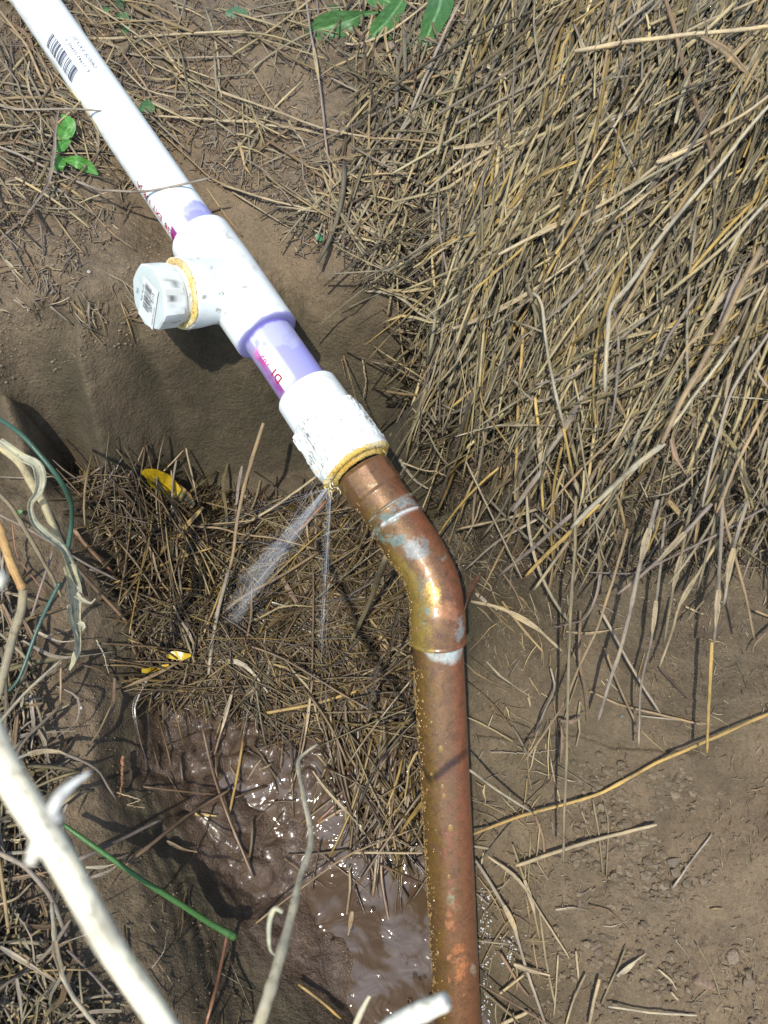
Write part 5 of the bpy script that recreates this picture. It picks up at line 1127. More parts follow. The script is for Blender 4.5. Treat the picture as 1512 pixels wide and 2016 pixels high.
SN = {'heap': 'heap_straw', 'edge': 'loose_straw', 'hang': 'overhanging_straw', 'topleft': 'straw_litter', 'leftwall': 'straw_scraps', 'floor': 'wet_straw', 'bundle': 'wet_straw_bundle', 'nearleft': 'dry_grass_tangle', 'rightledge': 'ledge_straw', 'rightfar': 'straw_fragments', 'mudbits': 'muddy_straw', 'nearfront': 'slope_straw'}
mbs = {}
for i, cdt in enumerate(cand):
    if i in own:
        mb = MB(); mass_stalk(mb, cdt, i); k = cdt[6]
        o = mb.build('straw_stalk' if k == 's' else 'grass_blade', M['straw'])
        pts = [(cdt[1]-math.cos(cdt[3])*cdt[4]/2, cdt[2]-math.sin(cdt[3])*cdt[4]/2), (cdt[1], cdt[2]), (cdt[1]+math.cos(cdt[3])*cdt[4]/2, cdt[2]+math.sin(cdt[3])*cdt[4]/2)]
        tag_straw(o, pts, cdt[7], k, cdt[4])
    else:
        mass_stalk(mbs.setdefault(cdt[0], MB()), cdt, i)
for rn, mb in mbs.items(): tag(mb.build(SN[rn], M['straw']), 'dry stalks and blades '+RNAME[rn], 'straw', kind='stuff')

settle_labels()

# ---------------------------------------------------------------- chaff: broken bits no one could count
def chaff(name, poly, n, L, wv, tones, wet, label, seed, dens=None):
    rr = random.Random(seed); mb = MB(); us = [p[0] for p in poly]; vs_ = [p[1] for p in poly]; k = 0
    U_, V_, A_, L_ = [], [], [], []
    while k < n:
        u, v = rr.uniform(min(us), max(us)), rr.uniform(min(vs_), max(vs_)); k += 1
        if not inpoly(u, v, poly): continue
        if dens and vnoise(np.array([u/dens]), np.array([v/dens]), seed=seed)[0]+.5*vnoise(np.array([u*3/dens]), np.array([v*3/dens]), seed=seed)[0] < rr.uniform(-.5, .5): continue
        U_.append(u); V_.append(v); A_.append(rr.uniform(0, math.pi)); L_.append(L[0]+(L[1]-L[0])*rr.random()**2)
    U_, V_, A_, L_ = map(np.array, (U_, V_, A_, L_)); m = len(U_)
    P = []; 
    for t in (-.5, 0, .5):
        bx = (0 if t else 1)*L_*.1*np.sin(U_*7)
        uu = U_+np.cos(A_)*t*L_-np.sin(A_)*bx; vv = V_+np.sin(A_)*t*L_+np.cos(A_)*bx
        d = dep(uu, vv, GROUND_DEP)-.0004-np.abs(np.sin(U_*3))*.0015; P.append(c2w(uu, vv, d))
    P = np.array(P)     # 3,m,3
    W_ = np.array([rr.uniform(*wv) for _ in range(m)])/FPX*.5*.5
    T = P[2]-P[0]; T /= np.linalg.norm(T, axis=1)[:, None]+1e-12; view = CAM-P[1]; view /= np.linalg.norm(view, axis=1)[:, None]
    S = np.cross(T, view); S /= np.linalg.norm(S, axis=1)[:, None]+1e-12; roll = np.array([rr.uniform(-1, 1) for _ in range(m)])[:, None]
    S = S*np.cos(roll)+view*np.sin(roll); Up = np.cross(S, T); Up = Up*np.sign(np.sum(Up*view, 1))[:, None]
    V = []
    for j in range(3):
        w_ = W_*(1 if j == 1 else .7)
        V += [P[j]+S*w_[:, None], P[j]+Up*(w_*.8)[:, None], P[j]-S*w_[:, None]]
    V = np.stack(V, 1).reshape(-1, 3); b = np.arange(m)[:, None, None]*9
    f = np.array([[0, 1, 4, 3], [1, 2, 5, 4], [2, 0, 3, 5], [3, 4, 7, 6], [4, 5, 8, 7], [5, 3, 6, 8]])[None]
    q = (b+f).reshape(-1, 4)
    ti = [np.array(TONE[rr.choice(tones)][0])*(rr.uniform(.35, 1.15)*.55 if name == 'heap_chaff' else rr.uniform(.35, 1.15)*.6 if wet else rr.uniform(.55, 1.2)*.85) for _ in range(m)]  # heap chaff darkened: shade under the straw is put into its colour
    c = np.repeat(np.concatenate([np.array(ti), np.full((m, 1), wet)], 1), 9, axis=0)
    fib = np.repeat(np.stack([U_*.01, V_*.0, V_], 1), 9, axis=0)
    mb.add(V, q, c, fib); tag(mb.build(name, M['straw']), label, 'chaff', kind='stuff')
chaff('straw_chaff', [(-260,-240),(900,-240),(880,560),(620,560),(540,420),(300,300),(200,650),(-260,600)], 17000, (6, 42), (1.5, 4.5), 'PGTUGB', 0, 'fine broken straw scattered over the soil behind the pipe', 3, 90)
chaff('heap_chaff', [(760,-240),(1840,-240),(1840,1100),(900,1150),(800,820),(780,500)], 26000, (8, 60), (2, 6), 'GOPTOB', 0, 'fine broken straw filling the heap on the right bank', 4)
chaff('wet_chaff', [(130,920),(400,960),(700,1000),(860,1300),(845,1500),(600,1450),(300,1390),(250,1200)], 26000, (6, 48), (1.5, 4.5), 'BTDPTB', .7, 'fine broken wet straw matted on the trench floor', 5, 150)
chaff('ledge_chaff', [(930,1100),(1840,1080),(1840,2270),(940,2270)], 6500, (3, 20), (.8, 2.4), 'GPTBW', 0, 'tiny bits of straw and root on the right bank', 6, 110)
chaff('bank_chaff', [(-280,1080),(20,1150),(80,1400),(110,1560),(80,1700),(110,1850),(200,2000),(230,2270),(-280,2270)], 9000, (5, 46), (1.5, 4.5), 'GPGBT', 0, 'fine broken grass on the near left bank', 7, 120)

# ---------------------------------------------------------------- fine roots poking from the cut soil
def root(pts, wpx, tone, h0, h1, label, kink=.6, name='fine_root', wet=0.0):
    n = 46; P, d = path3(pts, h0, h1, n, wpx); rg = np.random.default_rng(int(pts[0][0]*7))
    P = P+rg.normal(0, .00035*kink, P.shape); mb = MB(); t = np.linspace(0, 1, n)
    tube(mb, P, wpx/2*np.mean(d)/FPX*(1-.6*t), 5, (*TONE[tone][0], wet), True, pts[0][0]); tag(mb.build(name, M['straw']), label, 'root')
root([(676,700),(690,745),(702,790)], 4, 'T', 4, 6, 'thin crinkled root hanging right of the purple-primed pipe')
root([(714,706),(720,750),(716,785),(722,800)], 4, 'P', 4, 6, 'pale crinkled root hanging behind the white adapter')
root([(673,708),(680,740)], 3, 'T', 3, 4, 'short crinkled root end beside the purple-primed pipe')
root([(793,911),(830,925),(862,930),(890,943)], 4, 'P', 14, 8, 'pale wavy root reaching right from the copper fitting')
root([(786,905),(800,925),(820,948),(842,962)], 9, 'W', 8, 6, 'white rootlet tapering down right of the copper fitting', .3)
root([(190,1260),(205,1290),(215,1330)], 4, 'W', 8, 6, 'short pale root on the edge of the near left bank')
root([(230,1560),(275,1575),(250,1585),(285,1590)], 3, 'P', 3, 3, 'pale hair root on the wet wall left of the mud clods')
root([(560,1690),(600,1720),(640,1745)], 3, 'B', 3, 3, 'brown hair root lying in the mud below the clods', wet=.5)
root([(730,1850),(770,1870),(800,1885)], 3, 'D', 6, 4, 'dark hair root floating on the muddy pool', wet=.7)
root([(242,1490),(240,1540),(235,1570)], 8, 'R', 6, 4, 'reddish root hanging down the wet wall on the left', .8, wet=.4)
for k, (a, b) in enumerate([((1180,1190),(1230,1215)), ((965,1480),(1100,1475)), ((1330,1850),(1360,1900)), ((300,1905),(330,1830))]):
    root([a, ((a[0]+b[0])/2+8, (a[1]+b[1])/2+5), b], 3, 'G', 2, 2, ['grey hair root on the right wall among hanging straw', 'grey hair root along the crack beside the copper pipe', 'thin root on the lower right ledge', 'thin root in the furrow on the lower left slope'][k])

# ---------------------------------------------------------------- stems near the lens, the folded leaf, green stems
def gd0(u, v, h): return float(np.median(dep([u-6., u, u+6.], [v, v-6., v+6.], GROUND_DEP)))-h/1000
def stem(name, pts, wpx, depths, col, label, cat, mat='stem', K=14, nodes=(), wet=.0, taper=(1, 1)):
    n = 60; A = catmull(np.array([(a, b, c) for (a, b), c in zip(pts, depths)], float), n); P = c2w(A[:, 0], A[:, 1], A[:, 2]); t = np.linspace(0, 1, n)
    w0 = np.interp(t, np.linspace(0, 1, len(wpx)), wpx) if hasattr(wpx, '__len__') else np.full(n, wpx)
    R = w0/2*A[:, 2]/FPX
    for x, a in nodes: R = R*(1+a*np.exp(-((t-x)/.02)**2))
    R = R*(1+.05*vnoise(t*11, t*0+len(pts), seed=12)+.025*vnoise(t*40, t*0, seed=13))
    mb = MB(); c = np.tile([*col, wet], (n, 1)); c[:, :3] *= (1+.10*vnoise(t*8, t*0, seed=3))[:, None]
    for x, a in nodes: c[:, :3] *= (1-.35*np.exp(-((t-x)/.012)**2))[:, None]
    tube(mb, P, R, K, c, True, .3)
    return tag(mb.build(name, M[mat]), label, cat), P, R
stem('thick_stem', [(-420,760),(-200,1120),(-60,1360),(20,1530),(120,1690),(215,1860),(300,1985),(400,2140),(620,2480)], [44, 46, 50, 56, 58, 50, 44, 38, 34], [.150, .150, .150, .150, .147, .144, .141, .138, .132], (.95, .88, .66), 'thick stem painted flash-white crossing the bottom left corner close to the viewer', 'stem', 'straw', 20, ((.62, .12),))  # near-white colour paints the flash glare on the close stem
mb = MB(); Q = np.array([(95,1640,.149),(108,1585,.150),(135,1550,.152),(178,1520,.155)], float); Q = catmull(Q, 16); P = c2w(Q[:, 0], Q[:, 1], Q[:, 2])
tube(mb, P, np.interp(np.linspace(0, 1, 16), [0, .3, .6, 1], [26, 27, 22, 6])/2*.15/FPX, 12, (.9, .9, .82, 0), True, 2.)  # flash overexposure put into the stub's pale colour
tube(mb, c2w([60., 85., 115.], [1700., 1640., 1600.], [.148, .149, .150]), [.0012, .0022, .0017], 10, (.78, .76, .66, 0), True, 4.)
tag(mb.build('leaf_stub', M['straw']), 'curled leaf stub painted flash-white sticking out of the thick stem at bottom left', 'leaf')
stem('flash_white_stalk', [(730,2050),(790,2010),(835,1990),(876,1972)], [30, 36, 38, 36], [.19, .186, .183, .180], (.90, .88, .74), 'blunt stalk end painted flash-white in front of the copper pipe at the bottom edge', 'stem', 'straw', 16, ((.3, .08),))  # stalk end coloured near white to paint its flash overexposure
stem('pale_shoot', [(690,2040),(712,1990),(728,1960)], [10, 13, 7], [.30, .30, .30], (.56, .50, .34), 'short pale shoot rising from the bottom edge left of the blunt stalk', 'stem', 'straw', 10)
stem('root_stalk', [(500,2050),(538,1930),(574,1800),(590,1730),(612,1655),(600,1575),(587,1508),(598,1485),(625,1465)], [26, 24, 21, 17, 13, 11, 10, 9, 4], [.235, .25, .275, .29, .31, .335, .36, .37, .375], (.52, .46, .31), 'tall greenish-white root stalk rising before the mud to a bent tip', 'root', 'straw', 12, ((.18, .25), (.30, .25), (.45, .2), (.62, .18), (.8, .25)))
stem('root_curl', [(556,1795),(540,1790),(530,1820),(531,1865),(540,1880)], [8, 11, 10, 7, 4], [.275, .274, .274, .275, .277], (.42, .42, .30), 'small curled rootlet on the left side of the tall root stalk', 'root', 'straw', 10)
stem('curved_green_stem', [(-30,812),(0,826),(42,856),(80,897),(118,946),(139,988),(141,1026),(134,1078)], [8, 9, 9, 10, 10, 10, 9, 9], [.44, .435, .43, .43, .435, .45, .465, .47], (.040, .095, .062), 'dark green curved stem arching over the wall at the left edge', 'stem', 'stem', 12, ((.35, .18),))
stem('lower_green_stem', [(118,1147),(96,1190),(74,1238),(40,1330),(18,1360)], [8, 8, 8, 7, 6], [.475, .475, .475, .47, .47], (.045, .095, .070), 'end of a dark green stem lying on the near left bank', 'stem', 'stem', 10)
o, P, R = stem('cut_green_stem', [(126,1624),(198,1675),(278,1731),(357,1781),(413,1817),(463,1845)], [8, 10, 10, 11, 12, 15], [gd0(126,1624,14), gd0(198,1675,16), gd0(278,1731,16), gd0(357,1781,14), gd0(413,1817,12), gd0(463,1845,12)], (.060, .150, .042), 'bright green cut stem lying across the slope to the mud', 'stem', 'stem', 12, ((.97, .22),))
mb = MB(); e = P[-1]; td = P[-1]-P[-3]; td /= np.linalg.norm(td); tube(mb, np.array([e, e+td*.0005]), [R[-1]*.75, R[-1]*.45], 10, (.45, .42, .20, 0)); 
pz_ = mb.build('cut_end', M['leaf'], o)
pz_.parent = None; bpy.data.objects.remove(pz_)
EB = MB(); tube(EB, np.array([e-td*.0002, e+td*.0006]), [R[-1]*.8, R[-1]*.5], 12, (.50, .46, .22, 0)); o['_o'] = tuple(o.location); ce = EB.build('cut_end', M['leaf'], o)
# amber stalk and folded leaf at the left edge
stem('amber_stalk', [(-20,1010),(0,1045),(22,1110),(45,1160)], [17, 18, 17, 17], [.36, .36, .362, .365], (.50, .30, .11), 'amber stalk entering from the left edge above its bend', 'stem', 'straw', 12, ((.97, .15),))
stem('bent_stalk', [(46,1160),(42,1200),(28,1245),(14,1300),(-4,1375)], [17, 18, 17, 16, 15], [.365, .366, .366, .362, .36], (.28, .24, .15), 'grey-brown lower half of the bent stalk at the left edge', 'stem', 'straw', 12, ((.4, .12),))
stem('blurred_tip', [(-14,1140),(0,1145),(8,1147)], [40, 44, 26], [.15, .15, .15], (.80, .80, .72), 'blurred pale stalk tip poking in at the left edge', 'stem', 'straw', 12)
FL = empty('folded_leaf', c2w(100., 1050., .40)); tag(FL, 'long crumpled pale leaf and stalk trailing down over the near left bank', 'leaf')
def flb(name, pts, wpx, dd, col, kind='b', tw=.8, seed=1.):
    n = 44; A = catmull(np.array([(a, b, c) for (a, b), c in zip(pts, dd)], float), n); P = c2w(A[:, 0], A[:, 1], A[:, 2]); W_ = np.interp(np.linspace(0, 1, n), np.linspace(0, 1, len(wpx)), wpx)*A[:, 2]/FPX
    mb = MB()
    if kind == 'b': ribbon(mb, P, W_*(1+.12*np.sin(np.linspace(0, 20, n)+seed)), (*col, .1), vee=.42, seed=seed, twist=tw)
    else: tube(mb, P, W_/2, 12, (*col, .1), True, seed)
    return mb.build(name, M['straw'], FL)
flb('stalk', [(-20,850),(0,877),(38,910),(62,950),(86,992),(104,1035),(121,1074)], [18, 17, 16, 17, 15, 14, 13], [.37, .373, .378, .385, .392, .40, .41], (.55, .47, .27), 't')
flb('blade', [(0,868),(42,900),(70,915),(78,945),(72,972),(62,985),(58,1000),(66,1030),(90,1055),(120,1080),(135,1115),(148,1150)], [12, 16, 20, 22, 16, 12, 14, 16, 17, 20, 22, 20], [.368, .372, .375, .378, .38, .382, .385, .388, .392, .398, .405, .41], (.40, .39, .27))
flb('blade', [(136,1110),(146,1150),(152,1190),(153,1230),(156,1275),(148,1300),(138,1320)], [24, 26, 22, 16, 15, 14, 6], [.404, .41, .415, .42, .425, .43, .435], (.38, .36, .24), tw=-.7, seed=3.)
flb('torn_shred', [(150,1170),(160,1180),(172,1186),(180,1187),(188,1179)], [12, 9, 6, 4, 2], [.41, .408, .406, .405, .404], (.42, .40, .28), tw=.4, seed=5.)
flb('torn_shred', [(136,1190),(140,1225),(150,1255),(152,1275)], [8, 9, 8, 4], [.412, .415, .42, .423], (.38, .36, .24), tw=.9, seed=6.)
flb('torn_shred', [(156,1225),(164,1232),(162,1242)], [9, 8, 2], [.417, .416, .417], (.42, .40, .28), tw=.2, seed=7.)

# ---------------------------------------------------------------- green plants
def leaf_geo(mb, pts, wpx, dd, col, vee=.18, wav=.05, rib=(.16, .30, .12)):
    n = 22; A = catmull(np.array([(a, b, c) for (a, b), c in zip(pts, dd)], float), n); P = c2w(A[:, 0], A[:, 1], A[:, 2]); t = np.linspace(0, 1, n)
    W_ = np.interp(t, np.linspace(0, 1, len(wpx)), wpx)*A[:, 2]/FPX/2
    T = np.gradient(P, axis=0); T /= np.linalg.norm(T, axis=1)[:, None]; view = CAM-P; view /= np.linalg.norm(view, axis=1)[:, None]
    S = np.cross(T, view); S /= np.linalg.norm(S, axis=1)[:, None]; U_ = np.cross(S, T); U_ *= np.sign(np.sum(U_*view, 1))[:, None]
    cols = np.linspace(-1, 1, 13); V = []; C = []
    for k, x in enumerate(cols):
        z = vee*abs(x)+wav*math.sin(k*2.1)*np.sin(t*17)+.05*np.cos(t*24+abs(x)*3)*abs(x)
        V.append(P+S*(W_*x)[:, None]+U_*(W_*z)[:, None])
        cc = np.tile([*col, .3], (n, 1)); 
        if abs(x) < .09: cc[:, :3] = rib
        cc[:, :3] *= (1+.12*np.cos(t*40-abs(x)*9))[:, None]; C.append(cc)
    V = np.stack(V, 1); C = np.stack(C, 1); K = 13; top = V.reshape(-1, 3); bot = (V-U_[:, None]*.00025).reshape(-1, 3)
    i = np.arange(n-1)[:, None]*K; k = np.arange(K-1)[None]; q = np.stack([i+k, i+K+k, i+K+k+1, i+k+1], -1).reshape(-1, 4)
    mb.add(np.concatenate([top, bot]), np.concatenate([q, q[:, ::-1]+n*K]), np.concatenate([C.reshape(-1, 4), C.reshape(-1, 4)*.8]))
G1 = (.050, .135, .030)
def gd(u, v, h): return float(dep(u, v))-h/1000
weed = empty('green_weed', c2w(770., 20., gd(770, 20, 3))); tag(weed, 'broad-leaved green weed at the top edge left of the straw heap', 'plant')
for pts, wpx, hh, cf in (
  ([(745,24),(715,28),(690,40),(655,52),(622,60),(604,66)], [4, 10, 34, 52, 44, 6], (12, 14, 14, 10, 5, 3), 1.0), ([(792,0),(780,18),(762,42),(742,62),(724,82)], [22, 34, 40, 34, 5], (14, 16, 14, 9, 4), 1.1),
  ([(735,-30),(745,-10),(760,0),(775,8)], [10, 50, 44, 20], (14, 16, 16, 14), 1.1), ([(870,-30),(866,10),(852,45),(838,80),(822,116)], [50, 52, 44, 30, 3], (16, 18, 14, 8, 3), .95),
  ([(770,40),(762,60),(770,78)], [20, 30, 6], (5, 4, 2), .6), ([(810,60),(806,85),(800,108)], [6, 14, 4], (3, 3, 2), .9), ([(640,14),(672,20),(690,30)], [5, 16, 6], (4, 4, 3), .8)):
    mb = MB(); leaf_geo(mb, pts, wpx, [gd(a, b, h) for (a, b), h in zip(pts, hh)], tuple(np.array(G1)*cf)); mb.build('leaf', M['leaf'], weed)
seed_ = empty('green_seedling', c2w(118., 310., gd(118, 310, 3))); tag(seed_, 'bright green seedling with four leaves left of the plastic pipe', 'plant')
G2 = (.075, .235, .035)
for pts, wpx, hh in (([(120,278),(128,262),(135,245),(122,225)], [8, 28, 26, 4], (8, 10, 12, 10)), ([(110,300),(120,288),(132,280),(140,277)], [4, 20, 16, 3], (8, 10, 10, 9)), ([(118,338),(115,325),(120,308)], [10, 28, 16], (4, 8, 8)), ([(128,315),(150,318),(172,328),(193,344)], [6, 24, 24, 3], (10, 14, 12, 6)), ([(112,275),(116,260),(117,245)], [8, 12, 4], (5, 6, 6))):
    mb = MB(); leaf_geo(mb, pts, wpx, [gd(a, b, h) for (a, b), h in zip(pts, hh)], G2, rib=(.13, .36, .07)); mb.build('leaf', M['leaf'], seed_)
for nm, lab, lst, cf in (
  ('clover_sprig', 'dull green sprig of small leaves right of the printed pipe end', [([(232,15),(240,5),(250,-5)], [6, 34, 20]), ([(228,35),(240,35),(258,50)], [6, 26, 6]), ([(240,48),(248,58),(240,66)], [5, 20, 4]), ([(205,18),(215,20)], [10, 8])], (.07, .15, .06)),
  ('small_leaf', 'small round grey-green leaf lying on the soil near the top edge', [([(445,26),(465,27),(488,30)], [8, 26, 12])], (.08, .17, .09)),
  ('tiny_leaf', 'tiny round green leaf touching the right side of the plastic pipe', [([(275,215),(290,210),(305,215)], [8, 26, 8])], (.07, .17, .06)),
  ('tiny_leaf', 'tiny dark green leaf in the litter right of the tee', [([(622,462),(628,468),(633,474)], [6, 14, 5])], (.04, .20, .08)),
  ('tiny_leaf', 'small bright green leaf among straw below the broad-leaved weed', [([(870,152),(880,158),(892,160)], [6, 18, 5])], (.06, .19, .04)),
  ('tiny_leaf', 'small green leaf between straw stalks left of the heap', [([(852,200),(858,214),(852,226)], [5, 15, 5])], (.05, .16, .04)),
  ('tiny_leaf', 'small green leaf near the copper fitting-side straw at the top of the left wall', [([(36,1005),(42,1010)], [6, 10])], (.06, .17, .04))):
    mb = MB()
    for pts, wpx in lst: leaf_geo(mb, pts, wpx, [gd(a, b, 4) for a, b in pts], cf, rib=tuple(np.array(cf)*1.5))
    tag(mb.build(nm, M['leaf']), lab, 'leaf')
# yellow leaves in the trench
def yleaf(name, label, polys):
    mb = MB()
    for pts, wpx, col, h in polys: leaf_geo(mb, pts, wpx, [gd(a, b, h) for a, b in pts], col, .10, .04, tuple(np.array(col)*1.25))
    o = mb.build(name, M['yleaf']); return tag(o, label, 'leaf')
s = NT('yellow_leaf'); a = s.attr('Col'); tc = s.n('ShaderNodeNewGeometry').outputs['Position']
col = s.mix(a.outputs['Color'], (.10, .24, .03), s.ramp(s.noise(tc, 95, 3, .6), [(.60, 0.0), (.68, .8)])); col = s.mix(col, (.09, .04, .01), s.ramp(s.noise(tc, 330, 3, .6), [(.63, 0.0), (.70, .9)]))
s.set(Base_Color=col, Roughness=.22, Specular_IOR_Level=.6); s.l(s.bump(s.noise(tc, 300, 3, .5), .4, .0008), s.p.inputs['Normal']); M['yleaf'] = s.m
yleaf('yellow_leaf', 'wet yellow leaf with brown rotting end at the foot of the back wall', [([(279,929),(295,934),(315,948),(335,962),(352,972)], [8, 30, 42, 38, 20], (.50, .33, .012), 16), ([(338,958),(352,974),(366,985),(382,996)], [26, 34, 30, 10], (.22, .13, .03), 12)])
yleaf('torn_yellow_leaf', 'torn yellow leaf scrap in the wet straw above the mud', [([(327,1292),(342,1290),(360,1292),(376,1290)], [6, 17, 15, 5], (.48, .32, .01), 14)])
yleaf('yellow_leaf_tip', 'narrow yellow leaf tip in the wet straw left of the torn leaf', [([(279,1321),(292,1320),(312,1314),(332,1309)], [8, 10, 8, 3], (.46, .31, .02), 14)])

# ---------------------------------------------------------------- stones, clods, foam
def stone(u, v, wpx, label, name='pebble', cat='pebble', col=(.17, .13, .095), asp=.8, seed=1, group=None, sink=.35):
    import bmesh
    d = float(dep(u, v, GROUND_DEP)); r = wpx/2*d/FPX; c = c2w(float(u), float(v), d)
    bm = bmesh.new(); bmesh.ops.create_icosphere(bm, subdivisions=3, radius=1); V = np.array([x.co[:] for x in bm.verts]); T = np.array([[x.index for x in f.verts] for f in bm.faces]); bm.free()
    rg = np.random.default_rng(seed); V0 = V.copy()
    for _ in range(7):
        n = rg.normal(size=3); n /= np.linalg.norm(n); k = rg.uniform(.35, .75); e = np.clip(V@n-k, 0, None); V = V-e[:, None]*n*.85
    V = V*(1+.10*fbm(V0[:, 0]*2+seed, V0[:, 1]*2, V0[:, 2]*2, 3, seed))[:, None]*np.array([1, asp, .7])
    a = rg.uniform(0, 3); Rm = np.array([[math.cos(a), -math.sin(a), 0], [math.sin(a), math.cos(a), 0], [0, 0, 1]]); V = V@Rm.T*r+c+np.array([0, 0, r*(.7-sink-.35)])
    mb = MB(); mb.add(V, T, (*col, 0)); return tag(mb.build(name, M['stone']), label, cat, group)
for i, (u, v, wpx, lab, col) in enumerate([
 (1328,1695,32,'largest grey pebble on the right ledge',(.155,.13,.095)),(1306,1749,30,'flat-sided pebble below the largest one on the right ledge',(.19,.15,.105)),(1301,1715,16,'small round pebble between the two largest on the right ledge',(.19,.145,.10)),(1320,1772,20,'lumpy pebble under the flat-sided one on the right ledge',(.16,.13,.09)),
 (1345,1768,22,'dull pebble right of the lumpy one on the right ledge',(.17,.13,.09)),(1223,1655,22,'rounded clod end left of the pebbles on the right ledge',(.165,.125,.085)),(1384,1932,46,'big flat buried stone near the bottom right',(.215,.155,.105)),(1443,1884,34,'half-buried pale stone at the right edge of the ledge',(.20,.155,.11)),
 (1187,1588,26,'tan angular chip near the long golden stalk',(.20,.155,.10)),(1300,1592,14,'small chip right of the tan angular one',(.17,.13,.09)),(1242,1670,14,'small dark clod beside the rounded clod end',(.13,.10,.07)),(1230,1700,12,'dark grain below the small dark clod',(.12,.10,.07)),
 (1195,1845,40,'large crumbling clod in the middle of the right ledge',(.155,.12,.08)),(1175,1872,26,'lower clod touching the large crumbling one',(.145,.11,.08)),(1223,1410,13,'grey pebble on the step of the right bank',(.17,.16,.13)),(1219,1375,10,'smaller grey pebble above the step of the right bank',(.16,.15,.12)),
 (1140,1780,30,'flattened clod left of the crumbling clod',(.16,.12,.085)),(1475,1935,34,'broad clod at the lower right edge',(.17,.13,.09)),(409,325,12,'black pebble right of the red lettering on the pipe',(.03,.03,.04)),(220,440,9,'black pebble on bare soil left of the pipe',(.03,.03,.035)),
 (56,609,9,'tiny white shell-like pebble left of the plug',(.5,.48,.44)),(175,535,10,'white chip in the litter left of the plug',(.40,.38,.34)),(55,1390,9,'white chip on the near left bank',(.55,.52,.45)),(160,1393,9,'white chip at the lip of the near left bank',(.55,.5,.42)),(845,1275,5,'white crumb on the copper joint',(.6,.6,.58)),
 (1405,1945,14,'pale grain near the big flat buried stone',(.24,.18,.12)),(1130,1690,18,'smooth lump beside the pale level stalk',(.16,.125,.085)),(1260,1630,16,'gritty lump above the largest pebble',(.15,.12,.085)),(1275,1660,20,'knobbly lump left above the largest pebble',(.155,.12,.085)),(1340,1730,15,'little lump under the largest pebble',(.16,.125,.09))]):
    if 'copper joint' in lab: continue
    stone(u, v, wpx, lab, 'pebble' if 'pebble' in lab or 'chip' in lab or 'stone' in lab or 'grain' in lab else 'clod', 'pebble' if 'pebble' in lab or 'chip' in lab or 'stone' in lab or 'grain' in lab else 'clod', tuple(np.array(col)*1.0), seed=i+3)
# crumbs of soil
import bmesh
bm = bmesh.new(); bmesh.ops.create_icosphere(bm, subdivisions=1, radius=1); IV = np.array([x.co[:] for x in bm.verts]); IT = np.array([[x.index for x in f.verts] for f in bm.faces]); bm.free()
def crumbs(name, polys, label, seed):
    mb = MB(); rg = np.random.default_rng(seed); rr = random.Random(seed)
    for poly, n, lo, hi, col in polys:
        us = [p[0] for p in poly]; vs_ = [p[1] for p in poly]; k = 0
        while k < n:
            u, v = rr.uniform(min(us), max(us)), rr.uniform(min(vs_), max(vs_))
            if not inpoly(u, v, poly): continue
            k += 1
            if vnoise(np.array([u/60.]), np.array([v/60.]), seed=seed)[0] < rr.uniform(-.6, .3): continue
            d = float(dep(u, v, GROUND_DEP)); r = (lo+(hi-lo)*rr.random()**3)/2*d/FPX
            V = IV*(1+rg.uniform(-.28, .28, (len(IV), 1)))*np.array([1, rr.uniform(.6, 1), rr.uniform(.5, .9)])*r+c2w(u, v, d)+np.array([0, 0, r*.15]); mb.add(V, IT, (*(np.array(col)*rr.uniform(.75, 1.25)), 0))
    tag(mb.build(name, M['stone'], smooth=False), label, 'soil crumbs', kind='stuff')
crumbs('soil_crumbs', [([(1130,1480),(1340,1480),(1420,1700),(1380,1830),(1250,1750),(1130,1700)], 1500, 3, 22, (.16, .125, .082)), ([(1050,1700),(1300,1800),(1500,1900),(1512,2050),(1050,2050)], 1300, 2, 18, (.165, .128, .084)), ([(1000,1200),(1512,1200),(1512,2016),(1000,2016)], 900, 2, 7, (.17, .13, .09))], 'loose crumbs of soil on the right ledge', 5)
crumbs('fine_grit', [([(0,300),(330,480),(420,640),(0,760)], 2200, 2, 8, (.20, .155, .10)), ([(400,60),(740,60),(720,560),(560,540),(430,300)], 1900, 2, 8, (.20, .155, .10)), ([(60,1250),(230,1350),(240,1560),(80,1600)], 500, 2, 5, (.22, .17, .12)), ([(200,1620),(420,1800),(520,2016),(200,2016)], 500, 2, 6, (.15, .11, .08))], 'grit and small crumbs on the bare soil around the pipe', 6)
# froth at the water's edge under the copper pipe
mb = MB(); rr = random.Random(8)
for i in range(520):
    k = rr.random(); u, v = (rr.gauss(955, 9), rr.uniform(1730, 2030)) if k < .55 else (rr.gauss(846, 9), rr.uniform(1880, 2030)) if k < .85 else (rr.gauss(1000, 12), rr.uniform(1840, 1900))
    d = float(dep(u, v, GROUND_DEP)); r = rr.uniform(1.2, 4.2)/2*d/FPX; mb.add(IV*r*np.array([1, 1, .6])+c2w(u, v, d), IT, (.62, .64, .66, 0))
tag(mb.build('froth', M['leaf']), 'whitish froth along both edges of the copper pipe near the pool', 'froth', kind='stuff')
# bubbles on the pool
mb = MB()
for i in range(26):
    u, v = rr.choice([(780, 1950), (690, 1800), (400, 1520), (650, 1850), (820, 1900)]); u += rr.gauss(0, 28); v += rr.gauss(0, 28)
    p = c2w(u, v, float(dep(u, v, GROUND_DEP))); p[2] = max(p[2], WL+.0200*float(sst(.03, .14, p[1]))); bead(mb, p, np.array([0, 0, 1.]), rr.uniform(.0007, .0022), .5, 1, np.array([1., 0, 0]), 12)
tag(mb.build('water_bubbles', M['drop']), 'small bubbles floating on the muddy pool', 'bubbles', kind='stuff')

